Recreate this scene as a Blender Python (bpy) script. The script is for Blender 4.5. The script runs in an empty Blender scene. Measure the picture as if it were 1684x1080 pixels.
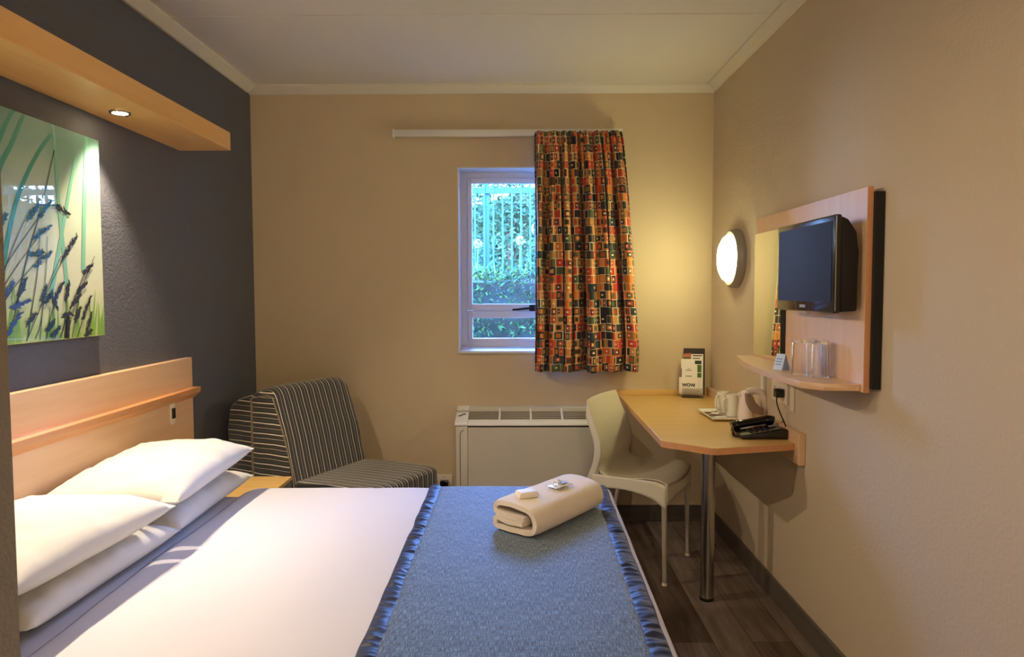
import bpy, bmesh, math, random
from mathutils import Vector, Matrix, noise
random.seed(7)
C = bpy.context.scene.collection
S = bpy.context.scene
PI = math.pi
XL, XR, D, ZC = -1.5056, 1.1235, 4.024, 2.5

# ------------------------------------------------------------------ materials
def lin(h):
    h = h.lstrip('#'); o = []
    for i in (0, 2, 4):
        c = int(h[i:i+2], 16)/255
        o.append(c/12.92 if c <= .04045 else ((c+.055)/1.055)**2.4)
    return (*o, 1)
def base(name):
    m = bpy.data.materials.new(name); m.use_nodes = True
    nt = m.node_tree; b = nt.nodes['Principled BSDF']
    return m, nt, b
def N(nt, t, **k):
    n = nt.nodes.new(t)
    for a, v in k.items():
        if a == 'inp':
            for q, w in v.items(): n.inputs[q].default_value = w
        else: setattr(n, a, v)
    return n
def Lk(nt, a, b): nt.links.new(a, b)
def coords(nt, kind='Object', scale=(1,1,1), rot=(0,0,0)):
    t = N(nt, 'ShaderNodeTexCoord'); mp = N(nt, 'ShaderNodeMapping')
    mp.inputs['Scale'].default_value = scale; mp.inputs['Rotation'].default_value = rot
    Lk(nt, t.outputs[kind], mp.inputs['Vector']); return mp.outputs['Vector']
def bump(nt, b, height, strength, dist=.01):
    n = N(nt, 'ShaderNodeBump', inp={'Strength': strength, 'Distance': dist})
    Lk(nt, height, n.inputs['Height']); Lk(nt, n.outputs['Normal'], b.inputs['Normal'])
def plain(name, col, rough=.5, metal=0, spec=None, coat=0, bumps=None, trans=0, sheen=0, vary=0):
    m, nt, b = base(name)
    b.inputs['Base Color'].default_value = lin(col); b.inputs['Roughness'].default_value = rough
    b.inputs['Metallic'].default_value = metal; b.inputs['Coat Weight'].default_value = coat
    b.inputs['Coat Roughness'].default_value = .03
    b.inputs['Transmission Weight'].default_value = trans
    b.inputs['Sheen Weight'].default_value = sheen
    if spec is not None: b.inputs['Specular IOR Level'].default_value = spec
    if vary or bumps:
        v = coords(nt)
    if vary:
        n = N(nt, 'ShaderNodeTexNoise', inp={'Scale': 3.5, 'Detail': 4}); Lk(nt, v, n.inputs['Vector'])
        h = N(nt, 'ShaderNodeHueSaturation', inp={'Color': lin(col)})
        r = N(nt, 'ShaderNodeMapRange', inp={'To Min': 1-vary, 'To Max': 1+vary}); Lk(nt, n.outputs['Fac'], r.inputs['Value'])
        Lk(nt, r.outputs[0], h.inputs['Value']); Lk(nt, h.outputs[0], b.inputs['Base Color'])
    if bumps:
        sc, st = bumps
        n = N(nt, 'ShaderNodeTexNoise', inp={'Scale': sc, 'Detail': 3}); Lk(nt, v, n.inputs['Vector'])
        bump(nt, b, n.outputs['Fac'], st, .004)
    return m
def ramp(nt, fac, stops, interp='LINEAR'):
    r = N(nt, 'ShaderNodeValToRGB'); r.color_ramp.interpolation = interp
    e = r.color_ramp.elements
    while len(e) > 1: e.remove(e[-1])
    e[0].position = stops[0][0]; e[0].color = stops[0][1]
    for p, c in stops[1:]:
        q = e.new(p); q.color = c
    if fac is not None: Lk(nt, fac, r.inputs['Fac'])
    return r.outputs['Color']
def math_(nt, op, a, b=None, c=None):
    n = N(nt, 'ShaderNodeMath', operation=op)
    for i, v in enumerate((a, b, c)):
        if v is None: continue
        if isinstance(v, (int, float)): n.inputs[i].default_value = v
        else: Lk(nt, v, n.inputs[i])
    return n.outputs[0]
def wood(name, c1, c2, along='Y', rough=.38, coat=.15):
    m, nt, b = base(name)
    sc = {'X': (1.2, 22, 22), 'Y': (22, 1.2, 22), 'Z': (22, 22, 1.2)}[along]
    v = coords(nt, scale=sc)
    n = N(nt, 'ShaderNodeTexNoise', inp={'Scale': 1.6, 'Detail': 6, 'Roughness': .6, 'Distortion': .3}); Lk(nt, v, n.inputs['Vector'])
    Lk(nt, ramp(nt, n.outputs['Fac'], [(.25, lin(c1)), (.75, lin(c2))]), b.inputs['Base Color'])
    b.inputs['Roughness'].default_value = rough; b.inputs['Coat Weight'].default_value = coat
    b.inputs['Coat Roughness'].default_value = .2
    return m
MAPLE_Y = wood('maple_y', 'd8b088', 'e2c09c', 'Y')
MAPLE_X = wood('maple_x', 'd6ac62', 'dfbb7a', 'X')
MAPLE_Z = wood('maple_z', 'e4bd98', 'eccaa8', 'Z')
ORANGE_EDGE = wood('beech_edge', 'cc9060', 'd69e6c', 'Y', .35)
BULK = wood('pelmet_wood', 'e6b068', 'ecbe7c', 'Y', .42)
WALL = plain('cream_paint', 'd2c0a0', .75, bumps=(140, .25))
WALL_R = plain('cream_textured_paint', 'cfbfa6', .75, bumps=(90, .5))
DARK = plain('charcoal_paint', '5b5d68', .7, bumps=(110, .9))
CEIL = plain('ceiling_paint', 'e4e1dc', .8, bumps=(70, .15))
CORN = plain('cornice_paint', 'e0dccf', .6)
WHITE = plain('white_paint', 'dcdfe4', .35)
PVC = plain('white_pvc', 'e6e6e2', .4)
CREAMP = plain('cream_plastic', 'e6dccb', .45)
CHAIRP = plain('ivory_plastic', 'd9d5c2', .42)
LINEN = plain('white_cotton', 'cdcace', .85, sheen=.2, bumps=(35, .12))
PILL = plain('pillow_cotton', 'd2cfc9', .85, sheen=.2, bumps=(10, .7))
TOWEL = plain('terry_towel', 'efe3d2', .95, sheen=.4, bumps=(420, .6))
BLACKP = plain('black_plastic', '0d0d10', .22, coat=.4)
BLACKM = plain('matt_black', '0b0b0c', .7)
SCREEN = plain('tv_screen', '1b1c20', .5, spec=.2)
CHROME = plain('brushed_steel', 'b9b6ae', .25, metal=1)
ALU = plain('grey_painted_metal', 'b8b5ad', .4, metal=.3)
ACB = plain('fan_coil_paint', 'cdc8bc', .45)
ACW = plain('fan_coil_white', 'e6e6e8', .4)
ACD = plain('grille_grey', '3c3a37', .6)
GREYR = plain('lamp_rim_grey', '98948a', .4, metal=.3)
PAPER = plain('white_paper', 'f6f2e8', .6)
TILEP = plain('ceramic_white', 'efece0', .2, coat=.5)
KET = plain('kettle_white', 'f4ebe6', .35, coat=.3)
KETT = plain('kettle_taupe', '9a8378', .4)
PRINTG = plain('print_green', '4e7a2a', .5)
PRINTK = plain('print_dark', '2a1f22', .5)
PRINTO = plain('print_orange', 'c97a52', .5)
INK = plain('dark_ink', '3b3733', .6)
BROWNP = plain('brown_sachet', '6b4a36', .4)
BLUEC = plain('pale_blue_card', 'c6daf6', .5)
CONCR = plain('dark_base', '2a2826', .7)
def glass(name, col='ffffff', rough=0):
    m, nt, b = base(name)
    b.inputs['Base Color'].default_value = lin(col); b.inputs['Transmission Weight'].default_value = 1
    b.inputs['Roughness'].default_value = rough; b.inputs['IOR'].default_value = 1.45
    return m
GLASS = glass('tumbler_glass')
ACRYL = glass('clear_acrylic', 'f2f0ea')
def pane_mat():
    m = bpy.data.materials.new('window_glass'); m.use_nodes = True; nt = m.node_tree
    nt.nodes.remove(nt.nodes['Principled BSDF'])
    t = N(nt, 'ShaderNodeBsdfTransparent', inp={'Color': (.93, .97, .98, 1)})
    g = N(nt, 'ShaderNodeBsdfGlossy', inp={'Roughness': .0}); f = N(nt, 'ShaderNodeFresnel', inp={'IOR': 1.5})
    x = N(nt, 'ShaderNodeMixShader'); Lk(nt, f.outputs[0], x.inputs[0]); Lk(nt, t.outputs[0], x.inputs[1]); Lk(nt, g.outputs[0], x.inputs[2])
    Lk(nt, x.outputs[0], nt.nodes['Material Output'].inputs[0]); return m
PANE = pane_mat()
def mirror_mat():
    m, nt, b = base('mirror_silver'); b.inputs['Base Color'].default_value = (.9, .92, .88, 1)
    b.inputs['Metallic'].default_value = 1; b.inputs['Roughness'].default_value = .01; return m
MIRROR = mirror_mat()
def emis(name, col, st):
    m, nt, b = base(name); b.inputs['Base Color'].default_value = lin(col)
    b.inputs['Emission Color'].default_value = lin(col); b.inputs['Emission Strength'].default_value = st; return m
LAMPG = emis('opal_lamp_glass', 'fbf3b4', 14)
BULB = emis('halogen_bulb', 'ffe2ab', 25)
def floor_mat():
    m, nt, b = base('dark_vinyl_planks')
    v = coords(nt, rot=(0, 0, PI/2))
    br = N(nt, 'ShaderNodeTexBrick', inp={'Scale': 1, 'Brick Width': 1.1, 'Row Height': .15, 'Mortar Size': .0015, 'Color1': (0, 0, 0, 1), 'Color2': (1, 1, 1, 1), 'Mortar': (0, 0, 0, 1), 'Bias': 0})
    br.offset = .37; Lk(nt, v, br.inputs['Vector'])
    v2 = coords(nt, scale=(14, 1.1, 1))
    n = N(nt, 'ShaderNodeTexNoise', inp={'Scale': 1.8, 'Detail': 7, 'Roughness': .65, 'Distortion': .6}); Lk(nt, v2, n.inputs['Vector'])
    g = math_(nt, 'ADD', math_(nt, 'MULTIPLY', br.outputs['Color'], .28), math_(nt, 'MULTIPLY', n.outputs['Fac'], .8))
    col = ramp(nt, g, [(.22, lin('231c1a')), (.42, lin('54473f')), (.6, lin('74675f')), (.82, lin('958a84'))])
    mx = N(nt, 'ShaderNodeMixRGB', inp={'Color2': lin('0f0c0b')}); Lk(nt, br.outputs['Fac'], mx.inputs[0]); Lk(nt, col, mx.inputs[1])
    Lk(nt, mx.outputs[0], b.inputs['Base Color']); b.inputs['Roughness'].default_value = .42
    bump(nt, b, n.outputs['Fac'], .15, .003); return m
FLOOR = floor_mat()
SKIRT = wood('dark_skirting', '554e46', '69615a', 'Y', .45)
SKIRT_X = wood('dark_skirting_x', '46403a', '5a534b', 'X', .45)
def stripe_mat(name, axis, per=.042):
    m, nt, b = base(name)
    t = N(nt, 'ShaderNodeTexCoord'); s = N(nt, 'ShaderNodeSeparateXYZ'); Lk(nt, t.outputs['Object'], s.inputs[0])
    w = N(nt, 'ShaderNodeTexNoise', inp={'Scale': 6, 'Detail': 2}); Lk(nt, t.outputs['Object'], w.inputs['Vector'])
    c = math_(nt, 'ADD', s.outputs[axis], math_(nt, 'MULTIPLY', w.outputs['Fac'], .012))
    f = math_(nt, 'FRACT', math_(nt, 'MULTIPLY', c, 1/per))
    dk = lin('1a1816'); gy = lin('474a4d'); cr = lin('e4dccc')
    col = ramp(nt, f, [(0, cr), (.10, dk), (.24, gy), (.33, dk), (.38, gy), (.46, dk), (.57, lin('b8b0a4')), (.63, dk), (.74, gy), (.80, dk), (.86, gy), (.92, dk)], 'CONSTANT')
    Lk(nt, col, b.inputs['Base Color']); b.inputs['Roughness'].default_value = .8; b.inputs['Sheen Weight'].default_value = .3
    n = N(nt, 'ShaderNodeTexNoise', inp={'Scale': 18, 'Detail': 3}); Lk(nt, t.outputs['Object'], n.inputs['Vector'])
    bump(nt, b, n.outputs['Fac'], .25, .01); return m
STR_Y = stripe_mat('striped_fabric_lengthwise', 'Y')
STR_Z = stripe_mat('striped_fabric_crosswise', 'Z', .05)
PIPING = plain('beige_piping', '8a7c68', .8)
def runner_mat():
    m, nt, b = base('denim_blue_weave')
    v = coords(nt, scale=(620, 40, 60)); v2 = coords(nt, scale=(45, 260, 60))
    a = N(nt, 'ShaderNodeTexNoise', inp={'Scale': 1, 'Detail': 3}); Lk(nt, v, a.inputs['Vector'])
    c = N(nt, 'ShaderNodeTexNoise', inp={'Scale': 1, 'Detail': 3}); Lk(nt, v2, c.inputs['Vector'])
    g = math_(nt, 'ADD', math_(nt, 'MULTIPLY', a.outputs['Fac'], .72), math_(nt, 'MULTIPLY', c.outputs['Fac'], .28))
    Lk(nt, ramp(nt, g, [(.38, lin('0f1f33')), (.5, lin('2f4e6e')), (.62, lin('7190ab'))]), b.inputs['Base Color'])
    b.inputs['Roughness'].default_value = .65; b.inputs['Sheen Weight'].default_value = .35
    bump(nt, b, g, .5, .002); return m
RUNNER = runner_mat()
SATIN = plain('navy_satin', '111f42', .5, sheen=.1, spec=.5)
def curtain_mat():
    m, nt, b = base('patchwork_square_print')
    uv = N(nt, 'ShaderNodeUVMap'); s = N(nt, 'ShaderNodeSeparateXYZ'); Lk(nt, uv.outputs[0], s.inputs[0])
    H, W = .045, .060
    vv = math_(nt, 'DIVIDE', s.outputs[1], H); row = math_(nt, 'FLOOR', vv)
    wn = N(nt, 'ShaderNodeTexWhiteNoise', noise_dimensions='1D'); Lk(nt, row, wn.inputs['W'])
    uu = math_(nt, 'ADD', math_(nt, 'DIVIDE', s.outputs[0], W), math_(nt, 'MULTIPLY', wn.outputs['Value'], 7.3))
    colid = math_(nt, 'FLOOR', uu)
    def cell(seed):
        c = N(nt, 'ShaderNodeCombineXYZ'); Lk(nt, colid, c.inputs[0]); Lk(nt, row, c.inputs[1]); c.inputs[2].default_value = seed
        w = N(nt, 'ShaderNodeTexWhiteNoise', noise_dimensions='3D'); Lk(nt, c.outputs[0], w.inputs['Vector']); return w.outputs['Value']
    fu = math_(nt, 'FRACT', uu); fv = math_(nt, 'FRACT', vv)
    # some cells are cut in two side by side
    split = math_(nt, 'GREATER_THAN', cell(9.1), .6)
    fu2 = math_(nt, 'FRACT', math_(nt, 'MULTIPLY', fu, 2)); half = math_(nt, 'MULTIPLY', split, math_(nt, 'FLOOR', math_(nt, 'MULTIPLY', fu, 2)))
    mixf = N(nt, 'ShaderNodeMix', data_type='FLOAT'); Lk(nt, split, mixf.inputs[0]); Lk(nt, fu, mixf.inputs[2]); Lk(nt, fu2, mixf.inputs[3])
    fx = mixf.outputs[0]
    du = math_(nt, 'ABSOLUTE', math_(nt, 'SUBTRACT', fx, .5)); dv = math_(nt, 'ABSOLUTE', math_(nt, 'SUBTRACT', fv, .5))
    d = math_(nt, 'MAXIMUM', du, dv)
    pal = [(0, 'cc7a34'), (.15, 'b84c28'), (.27, 'cc8e4e'), (.38, '22383c'), (.51, '181c28'), (.62, '4e5a3c'), (.73, 'c43c28'), (.82, 'a07840'), (.90, '3a2c28')]
    st = [(p, lin(c)) for p, c in pal]
    k = math_(nt, 'FRACT', math_(nt, 'ADD', cell(1.3), math_(nt, 'MULTIPLY', half, .37)))
    k2 = math_(nt, 'FRACT', math_(nt, 'ADD', k, math_(nt, 'ADD', math_(nt, 'MULTIPLY', cell(4.7), .5), .25)))
    cA = ramp(nt, k, st, 'CONSTANT'); cB = ramp(nt, k2, st, 'CONSTANT')
    th = math_(nt, 'ADD', math_(nt, 'MULTIPLY', math_(nt, 'GREATER_THAN', cell(2.9), .4), .27), 0)
    inner = math_(nt, 'LESS_THAN', d, th)
    m1 = N(nt, 'ShaderNodeMixRGB'); Lk(nt, inner, m1.inputs[0]); Lk(nt, cA, m1.inputs[1]); Lk(nt, cB, m1.inputs[2])
    core = math_(nt, 'MULTIPLY', math_(nt, 'LESS_THAN', d, .11), math_(nt, 'GREATER_THAN', cell(6.1), .5))
    m2 = N(nt, 'ShaderNodeMixRGB', inp={'Color2': lin('e8dcc0')}); Lk(nt, core, m2.inputs[0]); Lk(nt, m1.outputs[0], m2.inputs[1])
    edge = math_(nt, 'MULTIPLY', math_(nt, 'GREATER_THAN', d, .455), math_(nt, 'GREATER_THAN', cell(3.3), .35))
    m3 = N(nt, 'ShaderNodeMixRGB', inp={'Color2': lin('d9c8a0')}); Lk(nt, edge, m3.inputs[0]); Lk(nt, m2.outputs[0], m3.inputs[1])
    Lk(nt, m3.outputs[0], b.inputs['Base Color']); b.inputs['Roughness'].default_value = .8; b.inputs['Sheen Weight'].default_value = .1
    return m
CURT = curtain_mat()
def print_base():
    m, nt, b = base('pale_green_print')
    t = N(nt, 'ShaderNodeTexCoord'); s = N(nt, 'ShaderNodeSeparateXYZ'); Lk(nt, t.outputs['Object'], s.inputs[0])
    n = N(nt, 'ShaderNodeTexNoise', inp={'Scale': 3.5, 'Detail': 1}); Lk(nt, t.outputs['Object'], n.inputs['Vector'])
    g = math_(nt, 'ADD', math_(nt, 'MULTIPLY', s.outputs[2], 1/.69), math_(nt, 'MULTIPLY', math_(nt, 'SUBTRACT', n.outputs['Fac'], .5), .5))
    col = ramp(nt, g, [(0, lin('a3bf66')), (.13, lin('c4d69c')), (.35, lin('d6dabc')), (.6, lin('bcd0ba')), (.85, lin('82ada0')), (1, lin('6b9f96'))])
    Lk(nt, col, b.inputs['Base Color']); b.inputs['Roughness'].default_value = .4
    b.inputs['Coat Weight'].default_value = 1; b.inputs['Coat Roughness'].default_value = .0; return m
ART = print_base()
def artm(n, c):
    m = plain(n, c, .4, coat=1); m.node_tree.nodes['Principled BSDF'].inputs['Coat Roughness'].default_value = 0; return m
ART_TEAL, ART_TEALL, ART_BLK, ART_BLUE, ART_GRN = artm('print_teal', '3d9c88'), artm('print_pale_teal', '7cc0a6'), artm('print_black', '050a07'), artm('print_blue', '1e3a80'), artm('print_grass_green', '7fae3e')
def leaf_mat(name, c1, c2, c3):
    m, nt, b = base(name)
    g = N(nt, 'ShaderNodeNewGeometry')
    n = N(nt, 'ShaderNodeTexNoise', inp={'Scale': 3, 'Detail': 3}); t = N(nt, 'ShaderNodeTexCoord'); Lk(nt, t.outputs['Object'], n.inputs['Vector'])
    f = math_(nt, 'ADD', math_(nt, 'MULTIPLY', g.outputs['Random Per Island'], .6), math_(nt, 'MULTIPLY', n.outputs['Fac'], .4))
    Lk(nt, ramp(nt, f, [(.2, lin(c1)), (.5, lin(c2)), (.8, lin(c3))]), b.inputs['Base Color'])
    b.inputs['Roughness'].default_value = .8; b.inputs['Specular IOR Level'].default_value = .1; return m
LEAF_H = leaf_mat('hedge_leaves', '0e2019', '1d3a26', '38582a')
LEAF_T = leaf_mat('tree_leaves', '12281f', '264a36', '45684c')
LEAF_P = leaf_mat('plant_leaves', '24441a', '3e6426', '64843a')
FLOWR = plain('pale_flowers', '5c6676', .6)
FENCE = plain('teal_fence_paint', '1a4644', .7, spec=.2)
BARK = plain('bark', '4c3a2c', .9)
GROUND = plain('garden_ground', '3a4626', .9, vary=.3)

# ------------------------------------------------------------------ mesh helpers
def BM(): return bmesh.new()
def box(bm, x0, x1, y0, y1, z0, z1, bev=0, seg=2, mi=0):
    g = bmesh.ops.create_cube(bm, size=1)
    for v in g['verts']:
        v.co = Vector((x0+(v.co.x+.5)*(x1-x0), y0+(v.co.y+.5)*(y1-y0), z0+(v.co.z+.5)*(z1-z0)))
    fs = set(f for v in g['verts'] for f in v.link_faces)
    if bev:
        es = list(set(e for f in fs for e in f.edges))
        r = bmesh.ops.bevel(bm, geom=es, offset=bev, segments=seg, affect='EDGES', profile=.5)
        fs = set(r['faces']) | {f for f in fs if f.is_valid}
    for f in fs:
        if f.is_valid: f.material_index = mi
    return bm
def lathe(bm, prof, c=(0,0,0), axis='Z', n=32, sc=(1,1), mi=0):
    """prof: list of (r,h)"""
    rings = []
    for r, h in prof:
        ring = []
        for i in range(n):
            a = 2*PI*i/n; p = (r*math.cos(a)*sc[0], r*math.sin(a)*sc[1], h)
            if axis == 'Y': p = (p[0], p[2], p[1])
            if axis == 'X': p = (p[2], p[0], p[1])
            ring.append(bm.verts.new(Vector(p)+Vector(c)))
        rings.append(ring)
    fl = []
    for a, b in zip(rings, rings[1:]):
        for i in range(n): fl.append(bm.faces.new((a[i], a[(i+1)%n], b[(i+1)%n], b[i])))
    fl.append(bm.faces.new(rings[0][::-1])); fl.append(bm.faces.new(rings[-1]))
    for f in fl: f.material_index = mi
    return bm
def tube(bm, pts, r, n=10, mi=0, flat=1):
    pts = [Vector(p) for p in pts]; rings = []; up = None
    for i, p in enumerate(pts):
        t = (pts[min(i+1, len(pts)-1)]-pts[max(i-1, 0)]).normalized()
        if up is None:
            up = Vector((0,0,1)) if abs(t.z) < .9 else Vector((0,1,0))
        sd = t.cross(up).normalized(); up = sd.cross(t).normalized()
        rr = r[i] if isinstance(r, (list, tuple)) else r
        rings.append([bm.verts.new(p+sd*rr*math.cos(2*PI*k/n)+up*rr*flat*math.sin(2*PI*k/n)) for k in range(n)])
    fl = []
    for a, b in zip(rings, rings[1:]):
        for k in range(n): fl.append(bm.faces.new((a[k], a[(k+1)%n], b[(k+1)%n], b[k])))
    fl.append(bm.faces.new(rings[0][::-1])); fl.append(bm.faces.new(rings[-1]))
    for f in fl: f.material_index = mi
    return bm
def prism(bm, pts, ax, a, b, bev=0, mi=0, seg=2):
    """polygon pts in the plane normal to ax, extruded a..b"""
    def mk(p, t):
        return {'X': (t, p[0], p[1]), 'Y': (p[0], t, p[1]), 'Z': (p[0], p[1], t)}[ax]
    A = [bm.verts.new(mk(p, a)) for p in pts]; B = [bm.verts.new(mk(p, b)) for p in pts]
    n = len(pts); fs = [bm.faces.new(A), bm.faces.new(B[::-1])]
    for i in range(n): fs.append(bm.faces.new((A[(i+1)%n], A[i], B[i], B[(i+1)%n])))
    if bev:
        es = list(set(e for f in fs for e in f.edges))
        r = bmesh.ops.bevel(bm, geom=es, offset=bev, segments=seg, affect='EDGES', profile=.5)
        fs = list(set(r['faces']) | {f for f in fs if f.is_valid})
    for f in fs: f.material_index = mi
    return bm
def grid(bm, fn, nu, nv, mi=0, uvf=None):
    vs = [[bm.verts.new(fn(i/nu, j/nv)) for j in range(nv+1)] for i in range(nu+1)]
    uvl = bm.loops.layers.uv.verify() if uvf else None
    for i in range(nu):
        for j in range(nv):
            f = bm.faces.new((vs[i][j], vs[i+1][j], vs[i+1][j+1], vs[i][j+1])); f.material_index = mi
            if uvf:
                for l, (a, b) in zip(f.loops, ((i, j), (i+1, j), (i+1, j+1), (i, j+1))): l[uvl].uv = uvf(a/nu, b/nv)
    return bm
def ell(bm, c, r, n=12, mi=0, rot=None):
    g = bmesh.ops.create_uvsphere(bm, u_segments=n, v_segments=max(6, n//2), radius=1)
    for v in g['verts']:
        p = Vector((v.co.x*r[0], v.co.y*r[1], v.co.z*r[2]))
        if rot: p = rot @ p
        v.co = p+Vector(c)
    for f in set(f for v in g['verts'] for f in v.link_faces): f.material_index = mi
    return bm
def origin(o):
    v = Vector((0,0,0))
    while o is not None: v += o.location; o = o.parent
    return v
def obj(name, bm, mats, parent=None, loc=None, world=True, smooth=35, mods=()):
    """link bm as one mesh; world=True: verts are in world coordinates and are moved into the object's own frame"""
    if not isinstance(mats, (list, tuple)): mats = [mats]
    bmesh.ops.recalc_face_normals(bm, faces=bm.faces)
    if parent is None:
        if loc is None:
            xs = [v.co for v in bm.verts]
            loc = Vector(((min(v.x for v in xs)+max(v.x for v in xs))/2, (min(v.y for v in xs)+max(v.y for v in xs))/2, min(v.z for v in xs)))
        off = Vector(loc)
    else:
        off = origin(parent); loc = (0, 0, 0)
    if world:
        for v in bm.verts: v.co -= off
    me = bpy.data.meshes.new(name); bm.to_mesh(me); bm.free()
    for m in mats: me.materials.append(m)
    if smooth:
        for p in me.polygons: p.use_smooth = True
        me.set_sharp_from_angle(angle=math.radians(smooth))
    o = bpy.data.objects.new(name, me); C.objects.link(o); o.location = loc
    if parent is not None: o.parent = parent
    for m in mods:
        q = o.modifiers.new(m[0], m[0])
        for k, v in m[1].items(): setattr(q, k, v)
    return o
def tag(o, label=None, cat=None, group=None, kind=None):
    if label: o['label'] = label
    if cat: o['category'] = cat
    if group: o['group'] = group
    if kind: o['kind'] = kind
    return o
def thing(name, label, cat, loc, rz=0, group=None):
    o = bpy.data.objects.new(name, None); C.objects.link(o); o.empty_display_size = .05
    o.location = loc; o.rotation_euler = (0, 0, rz); return tag(o, label, cat, group)
def struct(name, bm, m, parent=None, **k):
    o = obj(name, bm, m, parent, **k)
    if parent is None: o['kind'] = 'structure'
    return o
def dup(root, loc, rz, label=None):
    r = root.copy(); C.objects.link(r); r.location = loc; r.rotation_euler = (0, 0, rz)
    if label: r['label'] = label
    for ch in list(root.children):
        c = ch.copy(); C.objects.link(c); c.parent = r
        for g in list(ch.children):
            d = g.copy(); C.objects.link(d); d.parent = c
    return r
def text_mesh(name, s, size, mat, parent, M, ext=.0004, align='CENTER'):
    cu = bpy.data.curves.new(name+'_curve', 'FONT'); cu.body = s; cu.size = size; cu.extrude = ext; cu.offset = .0012 if s == 'WOW' else 0; cu.align_x = align; cu.align_y = 'CENTER'
    t = bpy.data.objects.new('tmp', cu); C.objects.link(t)
    bpy.context.view_layer.update()
    me = bpy.data.meshes.new_from_object(t.evaluated_get(bpy.context.evaluated_depsgraph_get()))
    bpy.data.objects.remove(t); bpy.data.curves.remove(cu)
    me.transform(M); me.materials.clear(); me.materials.append(mat)
    o = bpy.data.objects.new(name, me); C.objects.link(o); o.parent = parent; return o
SUB = lambda l=1: ('SUBSURF', {'levels': l, 'render_levels': l})

# ------------------------------------------------------------------ room shell
YF, XN, YN = -1.3, -.926, 1.27
WX0, WX1, WZ0, WZ1 = -.33, .50, .995, 2.047       # window opening
struct('floor', box(BM(), XL-.1, XR+.1, YF-.1, D+.24, -.1, 0), FLOOR, loc=(0,0,0))
struct('ceiling', box(BM(), XL-.1, XR+.1, YF-.1, D+.24, ZC, ZC+.1), CEIL)
bm = BM()
box(bm, XL-.1, WX0, D, D+.24, 0, ZC); box(bm, WX1, XR+.1, D, D+.24, 0, ZC)
box(bm, WX0, WX1, D, D+.24, 0, WZ0); box(bm, WX0, WX1, D, D+.24, WZ1, ZC)
struct('wall_back', bm, WALL)
struct('wall_left', box(BM(), XL-.1, XL, YF-.1, D, 0, ZC), DARK)
struct('wall_right', box(BM(), XR, XR+.1, YF-.1, D, 0, ZC), WALL_R)
struct('wall_front', box(BM(), XL, XR, YF-.1, YF, 0, ZC), WALL)
struct('wall_entrance', box(BM(), XL, XN, YF, YN, 0, ZC, .004, 1), plain('taupe_textured_paint', '7d7158', .8, bumps=(90, .8)))
# cornices
def cornice(ax, a, b):
    bm = BM(); s = .045
    if ax == 'back': prism(bm, [(D, ZC), (D-.05, ZC), (D-.05, ZC-.012), (D-.012, ZC-s), (D, ZC-s)], 'X', a, b)
    if ax == 'left': prism(bm, [(XL, ZC), (XL+.05, ZC), (XL+.05, ZC-.012), (XL+.012, ZC-s), (XL, ZC-s)], 'Y', a, b)
    if ax == 'right': prism(bm, [(XR, ZC), (XR-.05, ZC), (XR-.05, ZC-.012), (XR-.012, ZC-s), (XR, ZC-s)], 'Y', a, b)
    return bm
struct('trim_1', cornice('back', XL, XR), CORN); struct('trim_2', cornice('left', YN, D-.05), CORN); struct('trim_3', cornice('right', YF, D-.05), CORN)
struct('trim_4', box(BM(), XL+.05, XR-.05, 3.0, 3.035, ZC-.004, ZC, .0015, 1), CEIL)
struct('baseboard_back', box(BM(), XL, XR, D-.014, D, 0, .095, .003, 1), SKIRT_X)
struct('baseboard_right', box(BM(), XR-.014, XR, YF, D-.014, 0, .095, .003, 1), SKIRT)
struct('baseboard_left', box(BM(), XL, XL+.014, YN, D-.014, 0, .095, .003, 1), SKIRT)
# window
w = bpy.data.objects.new('window_1', None); C.objects.link(w); w.location = ((WX0+WX1)/2, 4.2, WZ0); w['kind'] = 'structure'
def framebm(x0, x1, z0, z1, t, y0, y1, b=.004, tb=None, tt=None):
    bm = BM(); tb = tb or t; tt = tt or t
    box(bm, x0, x0+t, y0, y1, z0, z1, b, 1); box(bm, x1-t, x1, y0, y1, z0, z1, b, 1)
    box(bm, x0+t*.9, x1-t*.9, y0+.001, y1-.001, z0, z0+tb, b, 1); box(bm, x0+t*.9, x1-t*.9, y0+.001, y1-.001, z1-tt, z1, b, 1); return bm
obj('window_frame', framebm(WX0, WX1, WZ0+.006, WZ1, .045, 4.17, 4.24), WHITE, w)
sash = obj('sash', framebm(WX0+.045, WX1-.045, 1.225, 2.005, .027, 4.155, 4.20, .005, tb=.04, tt=.03), WHITE, w)
obj('pane', box(BM(), WX0+.07, WX1-.07, 4.178, 4.182, 1.262, 1.98), PANE, sash)
low = obj('lower_light_frame', framebm(WX0+.045, WX1-.045, WZ0+.045, 1.225, .027, 4.165, 4.21, .004, tb=.02, tt=.045), WHITE, w)
obj('pane', box(BM(), WX0+.07, WX1-.07, 4.186, 4.19, 1.055, 1.182), PANE, low)
bm = BM(); box(bm, .08, .115, 4.135, 4.158, 1.222, 1.26, .004); tube(bm, [(.1, 4.14, 1.24), (.06, 4.128, 1.238), (0, 4.125, 1.232), (-.02, 4.125, 1.231)], [.007, .007, .006, .006])
obj('window_handle', bm, BLACKM, w)
bm = BM(); prism(bm, [(D-.012, WZ0-.012), (D-.012, WZ0+.002), (4.17, WZ0+.018), (4.17, WZ0-.0), (D, WZ0-.0), (D, WZ0-.012)], 'X', WX0-.005, WX1+.005)
obj('window_sill', bm, WHITE, w)
bm = BM(); box(bm, WX0, WX0+.006, D+.001, 4.17, WZ0+.004, WZ1); box(bm, WX1-.006, WX1, D+.001, 4.17, WZ0+.004, WZ1); box(bm, WX0, WX1, D+.001, 4.17, WZ1-.006, WZ1)
obj('reveal_lining', bm, WHITE, w)

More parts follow.
